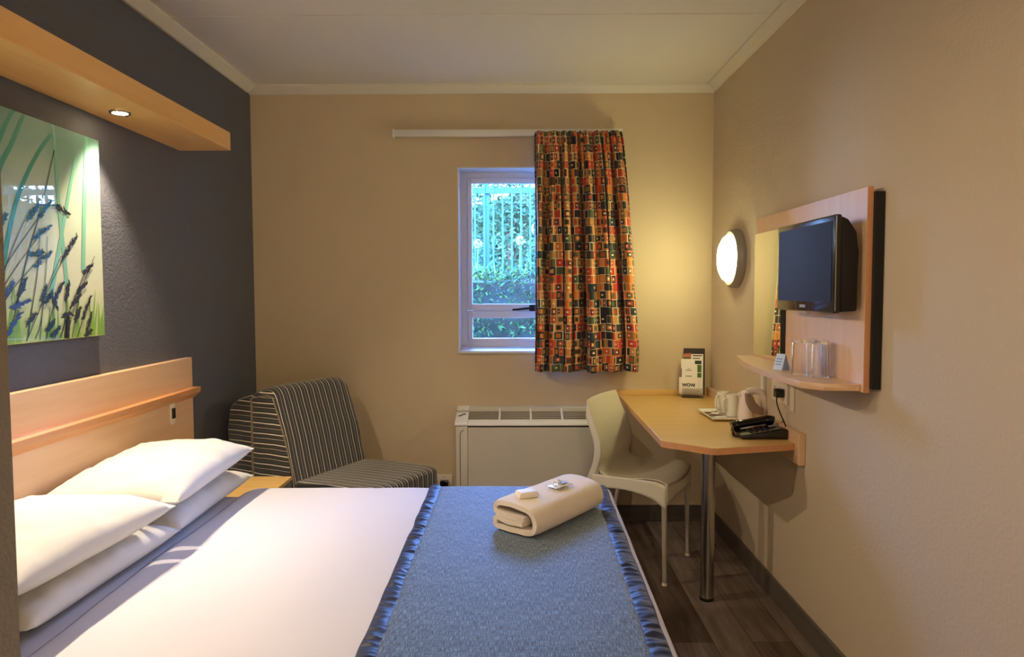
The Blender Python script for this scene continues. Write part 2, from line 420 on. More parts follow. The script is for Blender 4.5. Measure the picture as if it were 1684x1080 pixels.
# ------------------------------------------------------------------ garden outside
struct('ground', box(BM(), -9, 9, D+.24, 24, -.15, 0), GROUND)
def leaves(bm, fn, n, s0, s1, asp=.5):
    for _ in range(n):
        p, nr = fn(); s = random.uniform(s0, s1)
        d = Vector((random.gauss(0, 1), random.gauss(0, 1), random.gauss(0, .7))).normalized()
        e = d.cross(Vector((random.gauss(0, 1), random.gauss(0, 1), random.gauss(0, 1)))).normalized()*asp
        p = Vector(p)
        bm.faces.new([bm.verts.new(p+v) for v in (-d*s, e*s*.6, d*s, -e*s*.6)])
h = thing('hedge', 'clipped green hedge in front of the fence outside the window', 'hedge', (0, 6.9, 0))
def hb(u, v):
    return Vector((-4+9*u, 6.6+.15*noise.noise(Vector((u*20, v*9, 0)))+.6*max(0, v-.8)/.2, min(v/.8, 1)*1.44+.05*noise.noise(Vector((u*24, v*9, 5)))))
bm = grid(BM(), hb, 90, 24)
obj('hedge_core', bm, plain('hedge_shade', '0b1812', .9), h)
def hf():
    x = random.uniform(-2.4, 3.4)
    if random.random() < .72: return (x, 6.56+random.gauss(0, .05), random.uniform(.5, 1.52)), 0
    return (x, random.uniform(6.55, 7.15), 1.48+random.gauss(0, .04)), 0
bm = BM(); leaves(bm, hf, 18000, .014, .034, .6); obj('foliage', bm, LEAF_H, h, smooth=0)
random.seed(11)
for i in range(9):
    x = -1.25+i*.26+random.uniform(-.05, .05); y = 7.62+random.uniform(-.06,.06)
    p = thing('garden_plant', 'strap-leaved garden plant growing between the hedge and the fence', 'plant', (x, y, 0), 0, 'strap-leaved plants behind the hedge')
    bm = BM()
    for k in range(46):
        a = random.uniform(0, 2*PI); L = random.uniform(.25, .42); lean = random.uniform(.25, 1.0); wd = random.uniform(.012, .02)
        d = Vector((math.cos(a), math.sin(a), 0)); sd = Vector((-d.y, d.x, 0)); pr = None
        for q in range(6):
            t = q/5; c = Vector((x, y, 1.32))+d*L*lean*t+Vector((0, 0, L*(1.15*t-.75*lean*t*t)))
            ww = wd*(1-.85*t); cur = (bm.verts.new(c-sd*ww), bm.verts.new(c+sd*ww))
            if pr: bm.faces.new((pr[0], pr[1], cur[1], cur[0]))
            pr = cur
    obj('leaves', bm, LEAF_P, p, smooth=0)
    bm = BM()
    for k in range(8): tube(bm, [(x+random.uniform(-.06, .06), y+random.uniform(-.05, .05), 0), (x+random.uniform(-.05, .05), y, 1.36)], .012, 5)
    obj('stems', bm, LEAF_P, p)
    if i in (2, 3, 5, 7):
        bm = BM(); zc = 1.80+.05*random.random(); tube(bm, [(x, y-.05, 1.32), (x+.02, y-.1, zc)], .007, 5); obj('flower_stalk', bm, LEAF_P, p)
        bm = BM()
        for k in range(60):
            a = Vector((random.gauss(0, 1), random.gauss(0, 1), random.gauss(0, 1))).normalized()*.042
            ell(bm, Vector((x+.02, y-.1, zc+.03))+a, (.010, .010, .010), 6)
        obj('flower_head', bm, FLOWR, p)
f = thing('garden_fence', 'teal metal bar fence behind the hedge outside the window', 'fence', (0, 8.6, 0))
for z0, z1 in ((2.53, 2.6), (.5, .56)): obj('rail', box(BM(), -4, 6, 8.58, 8.62, z0, z1), FENCE, f)
for i in range(-9, 36):
    x = -.045+i*.112; obj('picket', box(BM(), x-.011, x+.011, 8.55, 8.575, .1, 2.72, .003, 1), FENCE, f)
for x in (-2.62, -.35, 1.92): obj('fence_post', box(BM(), x-.028, x+.028, 8.62, 8.68, 0, 2.75, .004, 1), FENCE, f)
random.seed(5)
for i, (x, y, r, lab) in enumerate([(-1.75, 11.0, .82, 'leafy garden tree behind the fence, leftmost beyond the window'), (-.05, 10.9, .82, 'leafy garden tree behind the fence in the middle of the window'), (1.7, 11.1, .82, 'leafy garden tree behind the fence, hidden partly by the curtain'), (3.6, 11.2, .85, 'leafy garden tree behind the fence, far right beyond the curtain'), (5.5, 11.2, .85, 'leafy garden tree behind the fence, outermost on the right')]):
    t = thing('garden_tree', lab, 'tree', (x, y, 0), 0, 'garden trees behind the fence')
    obj('trunk', tube(BM(), [(x, y, 0), (x+.05, y, .9), (x-.03, y, 1.8), (x, y+.05, 2.6)], [.1, .08, .06, .03], 8), BARK, t)
    cl = [(x+random.uniform(-r, r)*.75, y+random.uniform(-.5, .5), random.uniform(.7, 3.3), random.uniform(.2, .4)) for _ in range(46)]
    def tf():
        c = random.choice(cl); a = Vector((random.gauss(0, 1), random.gauss(0, 1), random.gauss(0, 1))).normalized()*c[3]*random.uniform(.6, 1)
        return (c[0]+a.x, c[1]+a.y, c[2]+a.z), 0
    bm = BM(); leaves(bm, tf, 6500, .03, .07, .55); obj('foliage', bm, LEAF_T, t, smooth=0)
bm = BM()
t = thing('background_hedge', 'dark dense bushes far behind the fence', 'bush', (0, 13.2, 0))
obj('foliage_core', grid(BM(), lambda u, v: Vector((-6+17*u, 13.2+.5*noise.noise(Vector((u*27, v*6, 2))), 3.05*v+(.6*noise.noise(Vector((u*18, 0, 7))) if v > .9 else 0))), 130, 24), LEAF_T, t)

# ------------------------------------------------------------------ curtain and rail
bm = BM(); box(bm, -.686, .60, 3.972, 3.992, 2.209, 2.247, .003); box(bm, -.69, -.684, 3.965, D, 2.205, 2.25, .002, 1)
r = thing('curtain_rail', 'long white curtain rail above the window', 'curtain rail', (0, D, 2.2))
obj('rail', bm, PVC, r)
for x in (-.6, 0, .55): obj('bracket', box(BM(), x-.015, x+.015, 3.99, D, 2.215, 2.243, .003, 1), PVC, r)
NF = 8.3
def cfold(u):
    return math.sin(2*PI*NF*u+1.3*math.sin(5.1*u*PI+.4))+.45*math.sin(2*PI*NF*2.1*u+2*math.sin(9*u))
def cur(u, v):
    zt, zb = 2.222, .888+.004*math.sin(u*30)
    z = zt+(zb-zt)*v
    sm = min(1, v*1.1)**.7
    x0 = .106+(.094-.106)*v; x1 = .588+(.688-.588)*sm
    am = .013+.030*min(1, v*3)+.004*v
    fs = math.sin(2*PI*2*NF*u)*.010*max(0, 1-v*7)
    y = 3.918+am*cfold(u+.006*math.sin(v*4+u*8))*.85+fs+.008*noise.noise(Vector((u*9, v*5, 1)))
    x = x0+(x1-x0)*(u+.028*math.sin(2*PI*NF*u+1)*min(1, v*2))+.006*noise.noise(Vector((u*5, v*4, 9)))*v
    return Vector((x, y, z))
cw = thing('curtain', 'patchwork-print curtain of orange, red and navy squares, drawn to the right', 'curtain', (.35, 3.93, .888))
CL = [0]
for q_ in range(260): CL.append(CL[-1]+(cur((q_+1)/260, .6)-cur(q_/260, .6)).length)
bm = grid(BM(), cur, 260, 60, uvf=lambda a, b: (CL[round(a*260)], (1-b)*1.334))
obj('curtain_cloth', bm, CURT, cw, smooth=80, mods=[('SOLIDIFY', {'thickness': .0025})])
bm = grid(BM(), lambda u, v: (lambda p: Vector((p.x, p.y+.012, p.z)))(cur(u, v*.97)), 120, 20)
obj('curtain_lining', bm, LINEN, cw, smooth=80)
for k in range(11):
    x = .12+k*.045; obj('hook', tube(BM(), [(x, 3.945, 2.19), (x, 3.955, 2.215), (x, 3.972, 2.22)], .003, 6), PVC, cw)

# ------------------------------------------------------------------ pelmet with downlights, picture, headboard
b = thing('light_pelmet', 'long pale wood light pelmet on the dark wall above the picture', 'light pelmet', (-1.39, 2.08, 1.973))
bm = BM(); box(bm, -1.505, -1.276, 1.28, 3.165, 1.973, 1.985, .001, 1); obj('underside_board', bm, BULK, b)
obj('fascia', box(BM(), -1.292, -1.276, 1.28, 3.165, 1.985, 2.052, .001, 1), BULK, b)
obj('top_board', box(BM(), -1.505, -1.292, 1.28, 3.165, 2.04, 2.052, .001, 1), BULK, b)
obj('end_board', box(BM(), -1.505, -1.292, 3.15, 3.165, 1.985, 2.04, .001, 1), BULK, b)
dl = None
for yy, lab in ((2.49, 'lit round recessed downlight in the pelmet above the end of the picture'), (1.62, 'recessed pelmet downlight nearer the entrance, outside the left edge of the photo')):
    if dl is None:
        dl = thing('downlight', lab, 'downlight', (-1.391, yy, 1.973), 0, 'downlights in the pelmet')
        bm = BM(); lathe(bm, [(.026, -.001), (.026, -.005), (.034, -.006), (.036, -.001)], (0, 0, 0)); obj('trim_ring', bm, CHROME, dl, world=False)
        obj('bulb', lathe(BM(), [(.001, -.0075), (.012, -.007), (.022, -.005), (.0255, -.002)], (0, 0, 0)), BULB, dl, world=False)
        for q in (-1, 1): obj('clip', box(BM(), -.004, .004, q*.0405-.0045, q*.0405+.0045, -.006, -.001), CHROME, dl, world=False)
    else:
        dup(dl, (-1.391, yy, 1.973), 0, lab)
    for typ, en, ang in (('SPOT', 15, 84), ('SPOT', 18, 118)):
        li = bpy.data.lights.new('downlight_lamp', typ); li.energy = en; li.color = (1, .80, .56); li.shadow_soft_size = .02
        li.spot_size = math.radians(ang); li.spot_blend = .6
        lo = bpy.data.objects.new('downlight_lamp', li); C.objects.link(lo); lo.location = (-1.391, yy, 1.958); lo.rotation_euler = (0, -math.radians(40) if ang > 100 else 0, 0)

PX = -1.481
pic = thing('picture_panel', 'frameless glossy print of dark grasses on pale green, on the charcoal wall', 'picture', (PX, 2.03, 1.187))
obj('mounting_block', box(BM(), XL+.001, PX-.006, 1.62, 2.44, 1.24, 1.82), BLACKM, pic)
obj('print_sheet', box(BM(), PX-.006, PX, 1.55, 2.508, 1.187, 1.878, .001, 1), ART, pic)
def ribbon(bm, pts, w0, w1, off, mi):
    # smooth curve through pts (Catmull-Rom), flat on the picture plane
    P = [Vector((0, p[0], p[1])) for p in pts]; P = [P[0]*2-P[1]]+P+[P[-1]*2-P[-2]]; out = []
    for i in range(1, len(P)-2):
        for k in range(8):
            t = k/8; a, b_, c, d = P[i-1], P[i], P[i+1], P[i+2]
            out.append(.5*((2*b_)+(-a+c)*t+(2*a-5*b_+4*c-d)*t*t+(-a+3*b_-3*c+d)*t**3))
    out.append(P[-2]); pr = None
    for i, p in enumerate(out):
        p.z = min(max(p.z, 1.189), 1.876); p.y = min(max(p.y, 1.552), 2.506)
        t = (out[min(i+1, len(out)-1)]-out[max(i-1, 0)])
        if t.length == 0: continue
        t.normalize(); sd = Vector((0, -t.z, t.y)); w_ = w0+(w1-w0)*i/(len(out)-1)
        q = [p-sd*w_, p+sd*w_]
        for e in q: e.x = PX+off; e.z = min(max(e.z, 1.188), 1.877); e.y = min(max(e.y, 1.551), 2.507)
        cu = [bm.verts.new(e) for e in q]
        if pr:
            f_ = bm.faces.new((pr[0], pr[1], cu[1], cu[0])); f_.material_index = mi
        pr = cu
def leaflet(bm, c, ang, L, W, off, mi):
    d = Vector((0, math.cos(ang), math.sin(ang))); s = Vector((0, -d.z, d.y)); vs = []
    for k in range(10):
        a = 2*PI*k/10; p = Vector((0, c[0], c[1]))+d*L*math.cos(a)+s*W*math.sin(a)*(1+.3*math.sin(3*a))
        p.x = PX+off; p.z = min(max(p.z, 1.188), 1.877); p.y = min(max(p.y, 1.551), 2.507); vs.append(bm.verts.new(p))
    bm.faces.new(vs).material_index = mi
strokes = [[(2.094, 1.895), (2.028, 1.787), (1.97, 1.66)], [(2.129, 1.875), (2.072, 1.775), (2.023, 1.701), (1.96, 1.55)], [(2.251, 1.843), (2.183, 1.768), (2.118, 1.674), (2.077, 1.595), (2.035, 1.476), (2.009, 1.36)], [(2.262, 1.878), (2.268, 1.815), (2.276, 1.635), (2.288, 1.524), (2.304, 1.363)], [(2.374, 1.796), (2.327, 1.657), (2.273, 1.491), (2.222, 1.331)], [(2.438, 1.878), (2.413, 1.652), (2.393, 1.414)], [(1.8, 1.87), (1.72, 1.6), (1.68, 1.3)], [(1.62, 1.87), (1.75, 1.55), (1.8, 1.3)]]
stems = [[(2.264, 1.795), (2.211, 1.657), (2.172, 1.561), (2.121, 1.451), (2.059, 1.288)], [(2.19, 1.585), (2.069, 1.463), (2.006, 1.389), (1.93, 1.27)], [(2.175, 1.515), (2.067, 1.412), (2.003, 1.339), (1.92, 1.22)], [(2.181, 1.527), (2.163, 1.407), (2.121, 1.256), (2.109, 1.204)], [(2.165, 1.438), (2.064, 1.361), (2.0, 1.296)], [(2.215, 1.518), (2.204, 1.424), (2.171, 1.254), (2.14, 1.198)], [(2.324, 1.494), (2.218, 1.362), (2.101, 1.193)], [(2.278, 1.459), (2.193, 1.331), (2.162, 1.192)], [(2.406, 1.415), (2.326, 1.305), (2.256, 1.194)], [(2.459, 1.468), (2.367, 1.33), (2.32, 1.19)], [(2.376, 1.355), (2.324, 1.264), (2.294, 1.191)], [(2.415, 1.312), (2.346, 1.188)], [(2.259, 1.346), (2.211, 1.252), (2.191, 1.194)], [(2.14, 1.595), (2.071, 1.492), (2.015, 1.389), (1.96, 1.26)], [(2.089, 1.354), (2.048, 1.259), (2.014, 1.196)], [(2.404, 1.244), (2.394, 1.193)], [(2.302, 1.338), (2.285, 1.249), (2.263, 1.193)]]
heads = [[(2.128, 1.564), (2.186, 1.619)], [(2.184, 1.577), (2.233, 1.629)], [(2.233, 1.629), (2.324, 1.6)], [(2.146, 1.505), (2.229, 1.551)], [(2.147, 1.422), (2.23, 1.468)], [(2.132, 1.455), (2.189, 1.466)], [(2.284, 1.451), (2.359, 1.53)], [(2.012, 1.328), (2.054, 1.368)], [(2.078, 1.335), (2.107, 1.38)], [(2.045, 1.295), (2.119, 1.316)], [(2.026, 1.224), (2.08, 1.28)], [(1.995, 1.208), (2.036, 1.227)], [(2.174, 1.315), (2.2, 1.358)], [(2.191, 1.311), (2.222, 1.338)], [(2.233, 1.315), (2.279, 1.371)], [(2.291, 1.318), (2.311, 1.371)], [(2.348, 1.338), (2.404, 1.372)], [(2.392, 1.406), (2.443, 1.437)], [(2.104, 1.245), (2.144, 1.274)], [(2.192, 1.222), (2.229, 1.247)], [(2.214, 1.201), (2.252, 1.226)], [(2.319, 1.297), (2.367, 1.33)], [(2.377, 1.254), (2.425, 1.325)], [(2.336, 1.247), (2.365, 1.288)], [(2.402, 1.218), (2.426, 1.265)], [(2.273, 1.262), (2.318, 1.268)], [(2.393, 1.192), (2.422, 1.206)], [(2.294, 1.194), (2.304, 1.256)], [(2.0, 1.53), (2.035, 1.565)], [(2.222, 1.331), (2.243, 1.29)]]
random.seed(3)
for k in range(16):
    x = random.uniform(1.58, 1.97); z = random.uniform(1.22, 1.6); stems.append([(x, z), (x-.03, (z+1.19)/2), (x-.1, 1.19)]); heads.append([(x-.02, z-.03), (x+.03, z+.04)])
bm = BM()
for i, s in enumerate(strokes): ribbon(bm, s, .006 if i != 5 else .010, .010, .0006+.0001*i, 0 if i in (0, 1, 2) else 1)
for k in range(26):
    x = random.uniform(2.0, 2.5); ribbon(bm, [(x, 1.19), (x+random.uniform(-.02, .03), random.uniform(1.25, 1.36))], .008, .001, .0005+.00002*k, 2)
obj('blurred_stalks', bm, [ART_TEAL, ART_TEALL, ART_GRN], pic, smooth=0)
bm = BM()
for i, s in enumerate(stems): ribbon(bm, s, .0012, .0026 if i in (0, 3) else .0016, .0016+.00002*i, 0)
ribbon(bm, [(2.292, 1.19), (2.297, 1.245), (2.303, 1.27)], .013, .001, .0022, 0)
cnt = 0
for i, ((a, c), (d, e)) in enumerate(heads):
    L = math.hypot(d-a, e-c); an = math.atan2(e-c, d-a); blue = 1 if i in (7, 9, 10, 11) else 0
    for k in range(24):
        t = k/23; sp = .009*math.sin(PI*min(1, t*.9+.1))+.002
        p = (a+(d-a)*t+random.uniform(-1, 1)*sp*.6, c+(e-c)*t+random.uniform(-1, 1)*sp*.6)
        leaflet(bm, p, an+random.uniform(-.75, .75), random.uniform(.009, .016), random.uniform(.0018, .0040), .0023+.000003*cnt, blue); cnt += 1
obj('grass_heads', bm, [ART_BLK, ART_BLUE], pic, smooth=0)

hbd = thing('headboard', 'long pale wood headboard panel fixed to the dark wall behind the bed', 'headboard', (-1.49, 2.1, 0))
obj('headboard_panel', box(BM(), XL+.001, -1.475, 1.28, 3.165, .30, 1.045, .002, 1), MAPLE_Y, hbd)
bm = BM(); prism(bm, [(-1.4755, .86), (-1.446, .886), (-1.444, .909), (-1.4755, .909)], 'Y', 1.28, 3.178); obj('ledge', bm, ORANGE_EDGE, hbd)
sw = obj('switch_plate', box(BM(), -1.4755, -1.469, 2.945, 2.985, .776, .864, .002), CREAMP, hbd)
obj('switch_rocker', box(BM(), -1.470, -1.464, 2.953, 2.978, .80, .845, .002), BLACKP, sw)
# bedside cabinet
bc = thing('bedside_cabinet', 'low bedside cabinet with a warm wood top beside the far side of the bed', 'bedside cabinet', (-1.26, 3.0, 0))
obj('cabinet_top', box(BM(), -1.474, -1.048, 2.83, 3.22, .462, .48, .001, 1), MAPLE_X, bc)
obj('cabinet_body', box(BM(), -1.474, -1.062, 2.84, 3.21, .04, .462, .001, 1), plain('cabinet_shade_grey', '6b645e', .5), bc)  # shade below the wood top is put into the grey of body and fronts
dr = obj('drawer', box(BM(), -1.062, -1.048, 2.845, 3.205, .30, .457, .001, 1), plain('cabinet_front_shade', '7a726a', .45), bc)
obj('drawer_handle', tube(BM(), [(-1.048, 2.97, .385), (-1.032, 2.97, .385), (-1.032, 3.08, .385), (-1.048, 3.08, .385)], .004, 8), CHROME, dr)
dr = obj('cabinet_door', box(BM(), -1.062, -1.048, 2.845, 3.205, .045, .295, .001, 1), plain('cabinet_lower_shade', '7a726a', .45), bc)
obj('plinth', box(BM(), -1.45, -1.08, 2.86, 3.19, 0, .04), BLACKM, bc)

# ------------------------------------------------------------------ bed
BX0, BX1, BY0, BY1, BT = -1.47, .345, 1.385, 2.76, .545
bed = thing('bed', 'double bed with a white fitted sheet, standing against the wooden headboard', 'bed', ((BX0+BX1)/2, (BY0+BY1)/2, 0))
obj('bed_base', box(BM(), BX0, BX1-.02, BY0+.01, BY1-.01, .08, .31, .01), plain('base_fabric', '4a4542', .8), bed)
obj('mattress', box(BM(), BX0, BX1, BY0, BY1, .31, .53, .04, 4), LINEN, bed)
for sx in (BX0+.1, BX1-.12):
    for sy in (BY0+.1, BY1-.1): obj('leg', lathe(BM(), [(.022, 0), (.028, .08)], (sx, sy, 0), n=16), BLACKM, bed)
def edge1(c, c0, c1, r):
    """cloth coordinate -> (position, drop): flat between c0+r and c1-r, rounded over, then hanging"""
    q = PI*r/2
    if c < c0+r:
        d = (c0+r)-c
        if d < q: a = d/r; return c0+r-r*math.sin(a), r*(1-math.cos(a))
        return c0, r+(d-q)
    if c > c1-r:
        d = c-(c1-r)
        if d < q: a = d/r; return c1-r+r*math.sin(a), r*(1-math.cos(a))
        return c1, r+(d-q)
    return c, 0
def drape(cx, cy, lift, x0=-9, r=.035):
    x1 = BX1+.012+lift; y0 = BY0-.012-lift; y1 = BY1+.012+lift
    x, dx = edge1(cx, x0, x1, r); y, dy = edge1(cy, y0, y1, r)
    x += .019*(cy-2.1)*max(0, (cx+.34)/.7)                               # the foot edge runs very slightly out of square
    w_ = .0022*noise.noise(Vector((cx*6, cy*5, 2)))+.0012*noise.noise(Vector((cx*15, cy*13, 4)))
    return Vector((x, y, BT+lift-max(dx, dy)-.35*min(dx, dy)+w_))
def duv(u, v):
    cx = -1.085+u*(BX1+.3+1.085); cy = BY0-.3+v*(BY1-BY0+.6)
    p = drape(cx, cy, .012)
    s = (cx+1.085)/.07
    if s < 1: p.z -= .018*(1-max(0, s))**2
    p.x += .02*noise.noise(Vector((cy*2.2, 0, 0)))*max(0, 1-u*4)
    return p
dv = tag(obj('duvet', grid(BM(), duv, 110, 110), LINEN, None, loc=(-.4, 2.07, .3), smooth=70, mods=[('SOLIDIFY', {'thickness': .012, 'offset': -1})]), 'smooth white duvet spread over the double bed', 'duvet')
rn = thing('bed_runner', 'denim-blue bed runner with ruched navy satin borders across the foot of the bed', 'bed runner', (0, 2.07, BT))
def strip(cxa, cxb, lift, ruche=0):
    def fn(u, v):
        cx = cxa+(cxb-cxa)*u; cy = BY0-.22+v*(BY1-BY0+.44)
        L = lift
        if ruche:
            e = math.sin(PI*u)
            L += e*.002+e**.4*(.011*(.5-abs(noise.noise(Vector((cx*9, cy*30+cx*7, ruche)))))+.004*noise.noise(Vector((cx*20, cy*90, ruche))))-.003
            cx += .004*noise.noise(Vector((u, cy*9, ruche)))
        return drape(cx, cy, L)
    return fn
obj('runner_panel', grid(BM(), strip(-.304, .300, .017), 40, 160), RUNNER, rn, smooth=80, mods=[('SOLIDIFY', {'thickness': .004})])
obj('satin_border', grid(BM(), strip(-.345, -.298, .0185, 3.1), 14, 480), SATIN, rn, smooth=80)
obj('satin_border', grid(BM(), strip(.294, .347, .0185, 8.7), 14, 480), SATIN, rn, smooth=80)

def pillow_bm(L=.66, W=.44, T=.155, seed=0):
    bm = BM(); n = 44; m = 34; top = {}; bot = {}
    for i in range(n+1):
        for j in range(m+1):
            u = -1+2*i/n; v = -1+2*j/m
            # pincushion outline with pointed corners
            x = u*W/2*(1-.075*(1-v*v)*1.0); y = v*L/2*(1-.045*(1-u*u))
            k = (max(0, 1-abs(u)**2.6)*max(0, 1-abs(v)**3.2))**.52
            wr = .010*noise.noise(Vector((u*2.2+seed, v*5, seed)))+.009*noise.noise(Vector((u*5+seed, v*13, 3)))*abs(u)
            zt = T*.56*k+wr*k*1.4; zb = -T*.44*k
            rim = (i in (0, n)) or (j in (0, m))
            a = bm.verts.new((x, y, zt)); top[i, j] = a
            bot[i, j] = a if rim else bm.verts.new((x, y, zb))
    for i in range(n):
        for j in range(m):
            bm.faces.new((top[i, j], top[i+1, j], top[i+1, j+1], top[i, j+1])); q = (bot[i, j], bot[i, j+1], bot[i+1, j+1], bot[i+1, j])
            if len(set(q)) == 4 and not all(x_ in (top[i, j], top[i+1, j], top[i+1, j+1], top[i, j+1]) for x_ in q): bm.faces.new(q)
    return bm
for k, (x, y, z, rz, tx, ty, sd, lab, T, wd) in enumerate([
    (-1.272, 2.50, .588, .02, .0, .0, 1.0, 'white pillow, lower of the stack nearer the window', .12, .40),
    (-1.272, 1.85, .588, -.03, 0, 0, 2.3, 'white pillow, lower of the stack nearer the entrance', .12, .40),
    (-1.242, 2.385, .714, .03, .02, -.02, 4.1, 'plump white pillow, upper of the stack nearer the window', .15, .44),
    (-1.242, 1.715, .710, -.04, -.02, -.02, 6.7, 'plump white pillow, upper of the stack nearer the entrance', .145, .44)]):
    o = obj('pillow', pillow_bm(.665, wd, T, sd), PILL, None, loc=(0, 0, 0), world=False, smooth=80)
    o.location = (x, y, z); o.rotation_euler = (tx, ty, rz)
    tag(o, lab, 'pillow', 'pillows on the bed')

# folded towel, soap and sachet on the runner
ZR = BT+.021
TA = math.atan2(.35, .27)
tw = thing('folded_towel', 'thick cream towel folded into a block, lying on the blue runner', 'towel', (.118, 2.36, ZR), TA)
tp = [(.118, .034), (.07, .033), (.03, .036), (.012, .040), (.004, .034), (.003, .022), (.006, .012), (.02, .009), (.06, .009), (.11, .009), (.145, .010), (.163, .018), (.171, .036), (.168, .056), (.158, .074), (.14, .085), (.10, .091), (.05, .093), (.018, .090), (.004, .080), (.002, .066), (.012, .057), (.035, .053), (.08, .050), (.125, .050)]
P_ = [Vector((0, p[0], p[1])) for p in tp]
def smoothpath(P, k=4):
    P = [P[0]*2-P[1]]+P+[P[-1]*2-P[-2]]; out = []
    for i in range(1, len(P)-2):
        for q in range(k):
            t = q/k; a, b_, c, d = P[i-1:i+3]
            out.append(.5*((2*b_)+(-a+c)*t+(2*a-5*b_+4*c-d)*t*t+(-a+3*b_-3*c+d)*t**3))
    out.append(P[-2]); return out
sp = smoothpath(P_)
def towel_bm():
    bm = BM(); th = .0082; n = len(sp); NL = 30; Lh = .205; rings = []
    left, right = [], []
    for i, p in enumerate(sp):
        t = (sp[min(i+1, n-1)]-sp[max(i-1, 0)]).normalized(); nr = Vector((0, -t.z, t.y))
        left.append(p+nr*th); right.append(p-nr*th)
    loop = left+right[::-1]
    for k in range(NL+1):
        s = k/NL; x = -Lh+2*Lh*s; e = min(s, 1-s)*NL; shr = 1 if e > 1.5 else (.985 if e > .5 else .955)
        dz = .006*math.sin(3*s+.5)
        ring = []
        for p in loop:
            q = Vector((x, -(p.y-.086), p.z))
            q.x += .005*noise.noise(Vector((p.y*22, p.z*22, s*.5)))*(abs(s-.5)*2)**4
            q.y = q.y*(1+.02*math.sin(s*5))*(shr)
            q.z = .045+(q.z-.045)*shr+(.003*noise.noise(Vector((x*9, p.y*8, 2))))*(1 if p.z > .03 else 0)
            ring.append(bm.verts.new(q))
        rings.append(ring)
    m = len(loop)
    for a, b_ in zip(rings, rings[1:]):
        for i in range(m): bm.faces.new((a[i], a[(i+1)%m], b_[(i+1)%m], b_[i]))
    h = m//2
    for ring in (rings[0], rings[-1]):
        for i in range(h-1): bm.faces.new((ring[i], ring[i+1], ring[m-2-i], ring[m-1-i]))
    return bm
obj('towel_cloth', towel_bm(), TOWEL, tw, world=False, smooth=70)
def on_towel(lx, ly, z): 
    c, s = math.cos(TA), math.sin(TA); return (.118+lx*c-ly*s, 2.36+lx*s+ly*c, z)
sb = thing('soap_box', 'small white wrapped soap box on the left end of the towel', 'soap', on_towel(-.125, .010, ZR+.1005), TA-.5)
bm = BM(); prism(bm, [(-.034, 0), (.034, 0), (.034, .013), (.027, .020), (-.027, .020), (-.034, .013)], 'Y', -.021, .021, .002); obj('carton', bm, PAPER, sb, world=False)
obj('flap', box(BM(), .034, .036, -.017, .017, .002, .012), PAPER, sb, world=False)
sc = thing('sachet', 'crinkled white sachet lying on the right half of the towel', 'sachet', on_towel(.035, -.012, ZR+.1045), TA-.15)
bm = grid(BM(), lambda u, v: Vector(((u-.5)*.085, (v-.5)*.05, .003+.005*math.sin(PI*u)*math.sin(PI*v)+.003*noise.noise(Vector((u*7, v*6, 3)))*math.sin(PI*u))), 20, 12)
obj('wrapper', bm, plain('glossy_white_film', 'eef0f2', .2, coat=.5), sc, world=False, mods=[('SOLIDIFY', {'thickness': .0015})])
bm = BM(); box(bm, -.004, .030, -.014, .010, .0098, .0105, 0); obj('printed_label', bm, plain('grey_print', 'b4b8bc', .4), sc, world=False)
bm = BM(); tube(bm, [(-.036, -.004, .008), (-.02, .008, .017), (-.008, .0, .012), (.0, .01, .019), (.012, .002, .013)], .003, 6); obj('twist', bm, PAPER, sc, world=False)

# ------------------------------------------------------------------ striped armchair
ac = thing('slipper_armchair', 'armless armchair in charcoal and cream striped fabric, turned in the corner', 'armchair', (-.948, 3.546, 0), -math.radians(26.5))
def stripe_split(o, thr=.6):
    for p in o.data.polygons: p.material_index = 1 if abs(p.normal.y) > thr else 0
def prof_block(prof, w0, w1, bev):
    bm = BM(); prism(bm, prof, 'Y', w0, w1, bev, seg=4); return bm
backp = [(.015, .02), (.005, .40), (-.045, .62), (-.115, .845), (-.135, .872), (-.17, .878), (-.27, .852), (-.38, .815), (-.44, .76), (-.455, .65), (-.44, .40), (-.40, .02)]
def round_top(bm, hw, z0, k):
    for q in (.70, .80, .88, .94):
        for s in (-1, 1): bmesh.ops.bisect_plane(bm, geom=bm.verts[:]+bm.edges[:]+bm.faces[:], plane_co=(0, s*hw*q, 0), plane_no=(0, 1, 0))
    for v in bm.verts:
        t = max(0, (v.co.z-z0)/(.88-z0)); e = max(0, (abs(v.co.y)/hw-.70)/.30)
        v.co.z -= t*k*(1-math.sqrt(max(0, 1-e*e))) if e < 1 else t*k
    return bm
o = obj('back_cushion', round_top(prof_block([(x, z) for x, z in backp if x > -.28]+[(-.27, .02)], -.272, .272, .018), .272, .70, .045), [STR_Y, STR_Z], ac, world=False, smooth=50); stripe_split(o)
o = obj('rear_cover', prof_block([(-.266, .02), (-.266, .835), (-.37, .805), (-.43, .765), (-.452, .65), (-.435, .40), (-.40, .02)], -.265, .265, .02), [STR_Y, STR_Z], ac, world=False, smooth=50); stripe_split(o)
o = obj('seat_cushion', prof_block([(.0, .04), (.0, .43), (.2, .438), (.44, .440), (.478, .430), (.482, .30), (.472, .04)], -.265, .265, .016), [STR_Y, STR_Z], ac, world=False, smooth=50)
for p in o.data.polygons: p.material_index = 0
for s in (-1, 1):
    pts = [(x-.002 if x < 0 else x, s*.270, z-.045*max(0, (z-.70)/.18)) for x, z in backp[0:7]]
    obj('piping', tube(BM(), [Vector(p) for p in smoothpath([Vector(p) for p in pts], 3)], .004, 6), PIPING, ac, world=False)
    obj('piping', tube(BM(), [(-.268, s*.270, .02), (-.268, s*.270, .40), (-.268, s*.270, .815)], .005, 6), PIPING, ac, world=False)
for x in (-.28, .42):
    for y in (-.2, .2): obj('foot', lathe(BM(), [(.018, 0), (.022, .045)], (x, y, 0), n=12), BLACKM, ac, world=False)

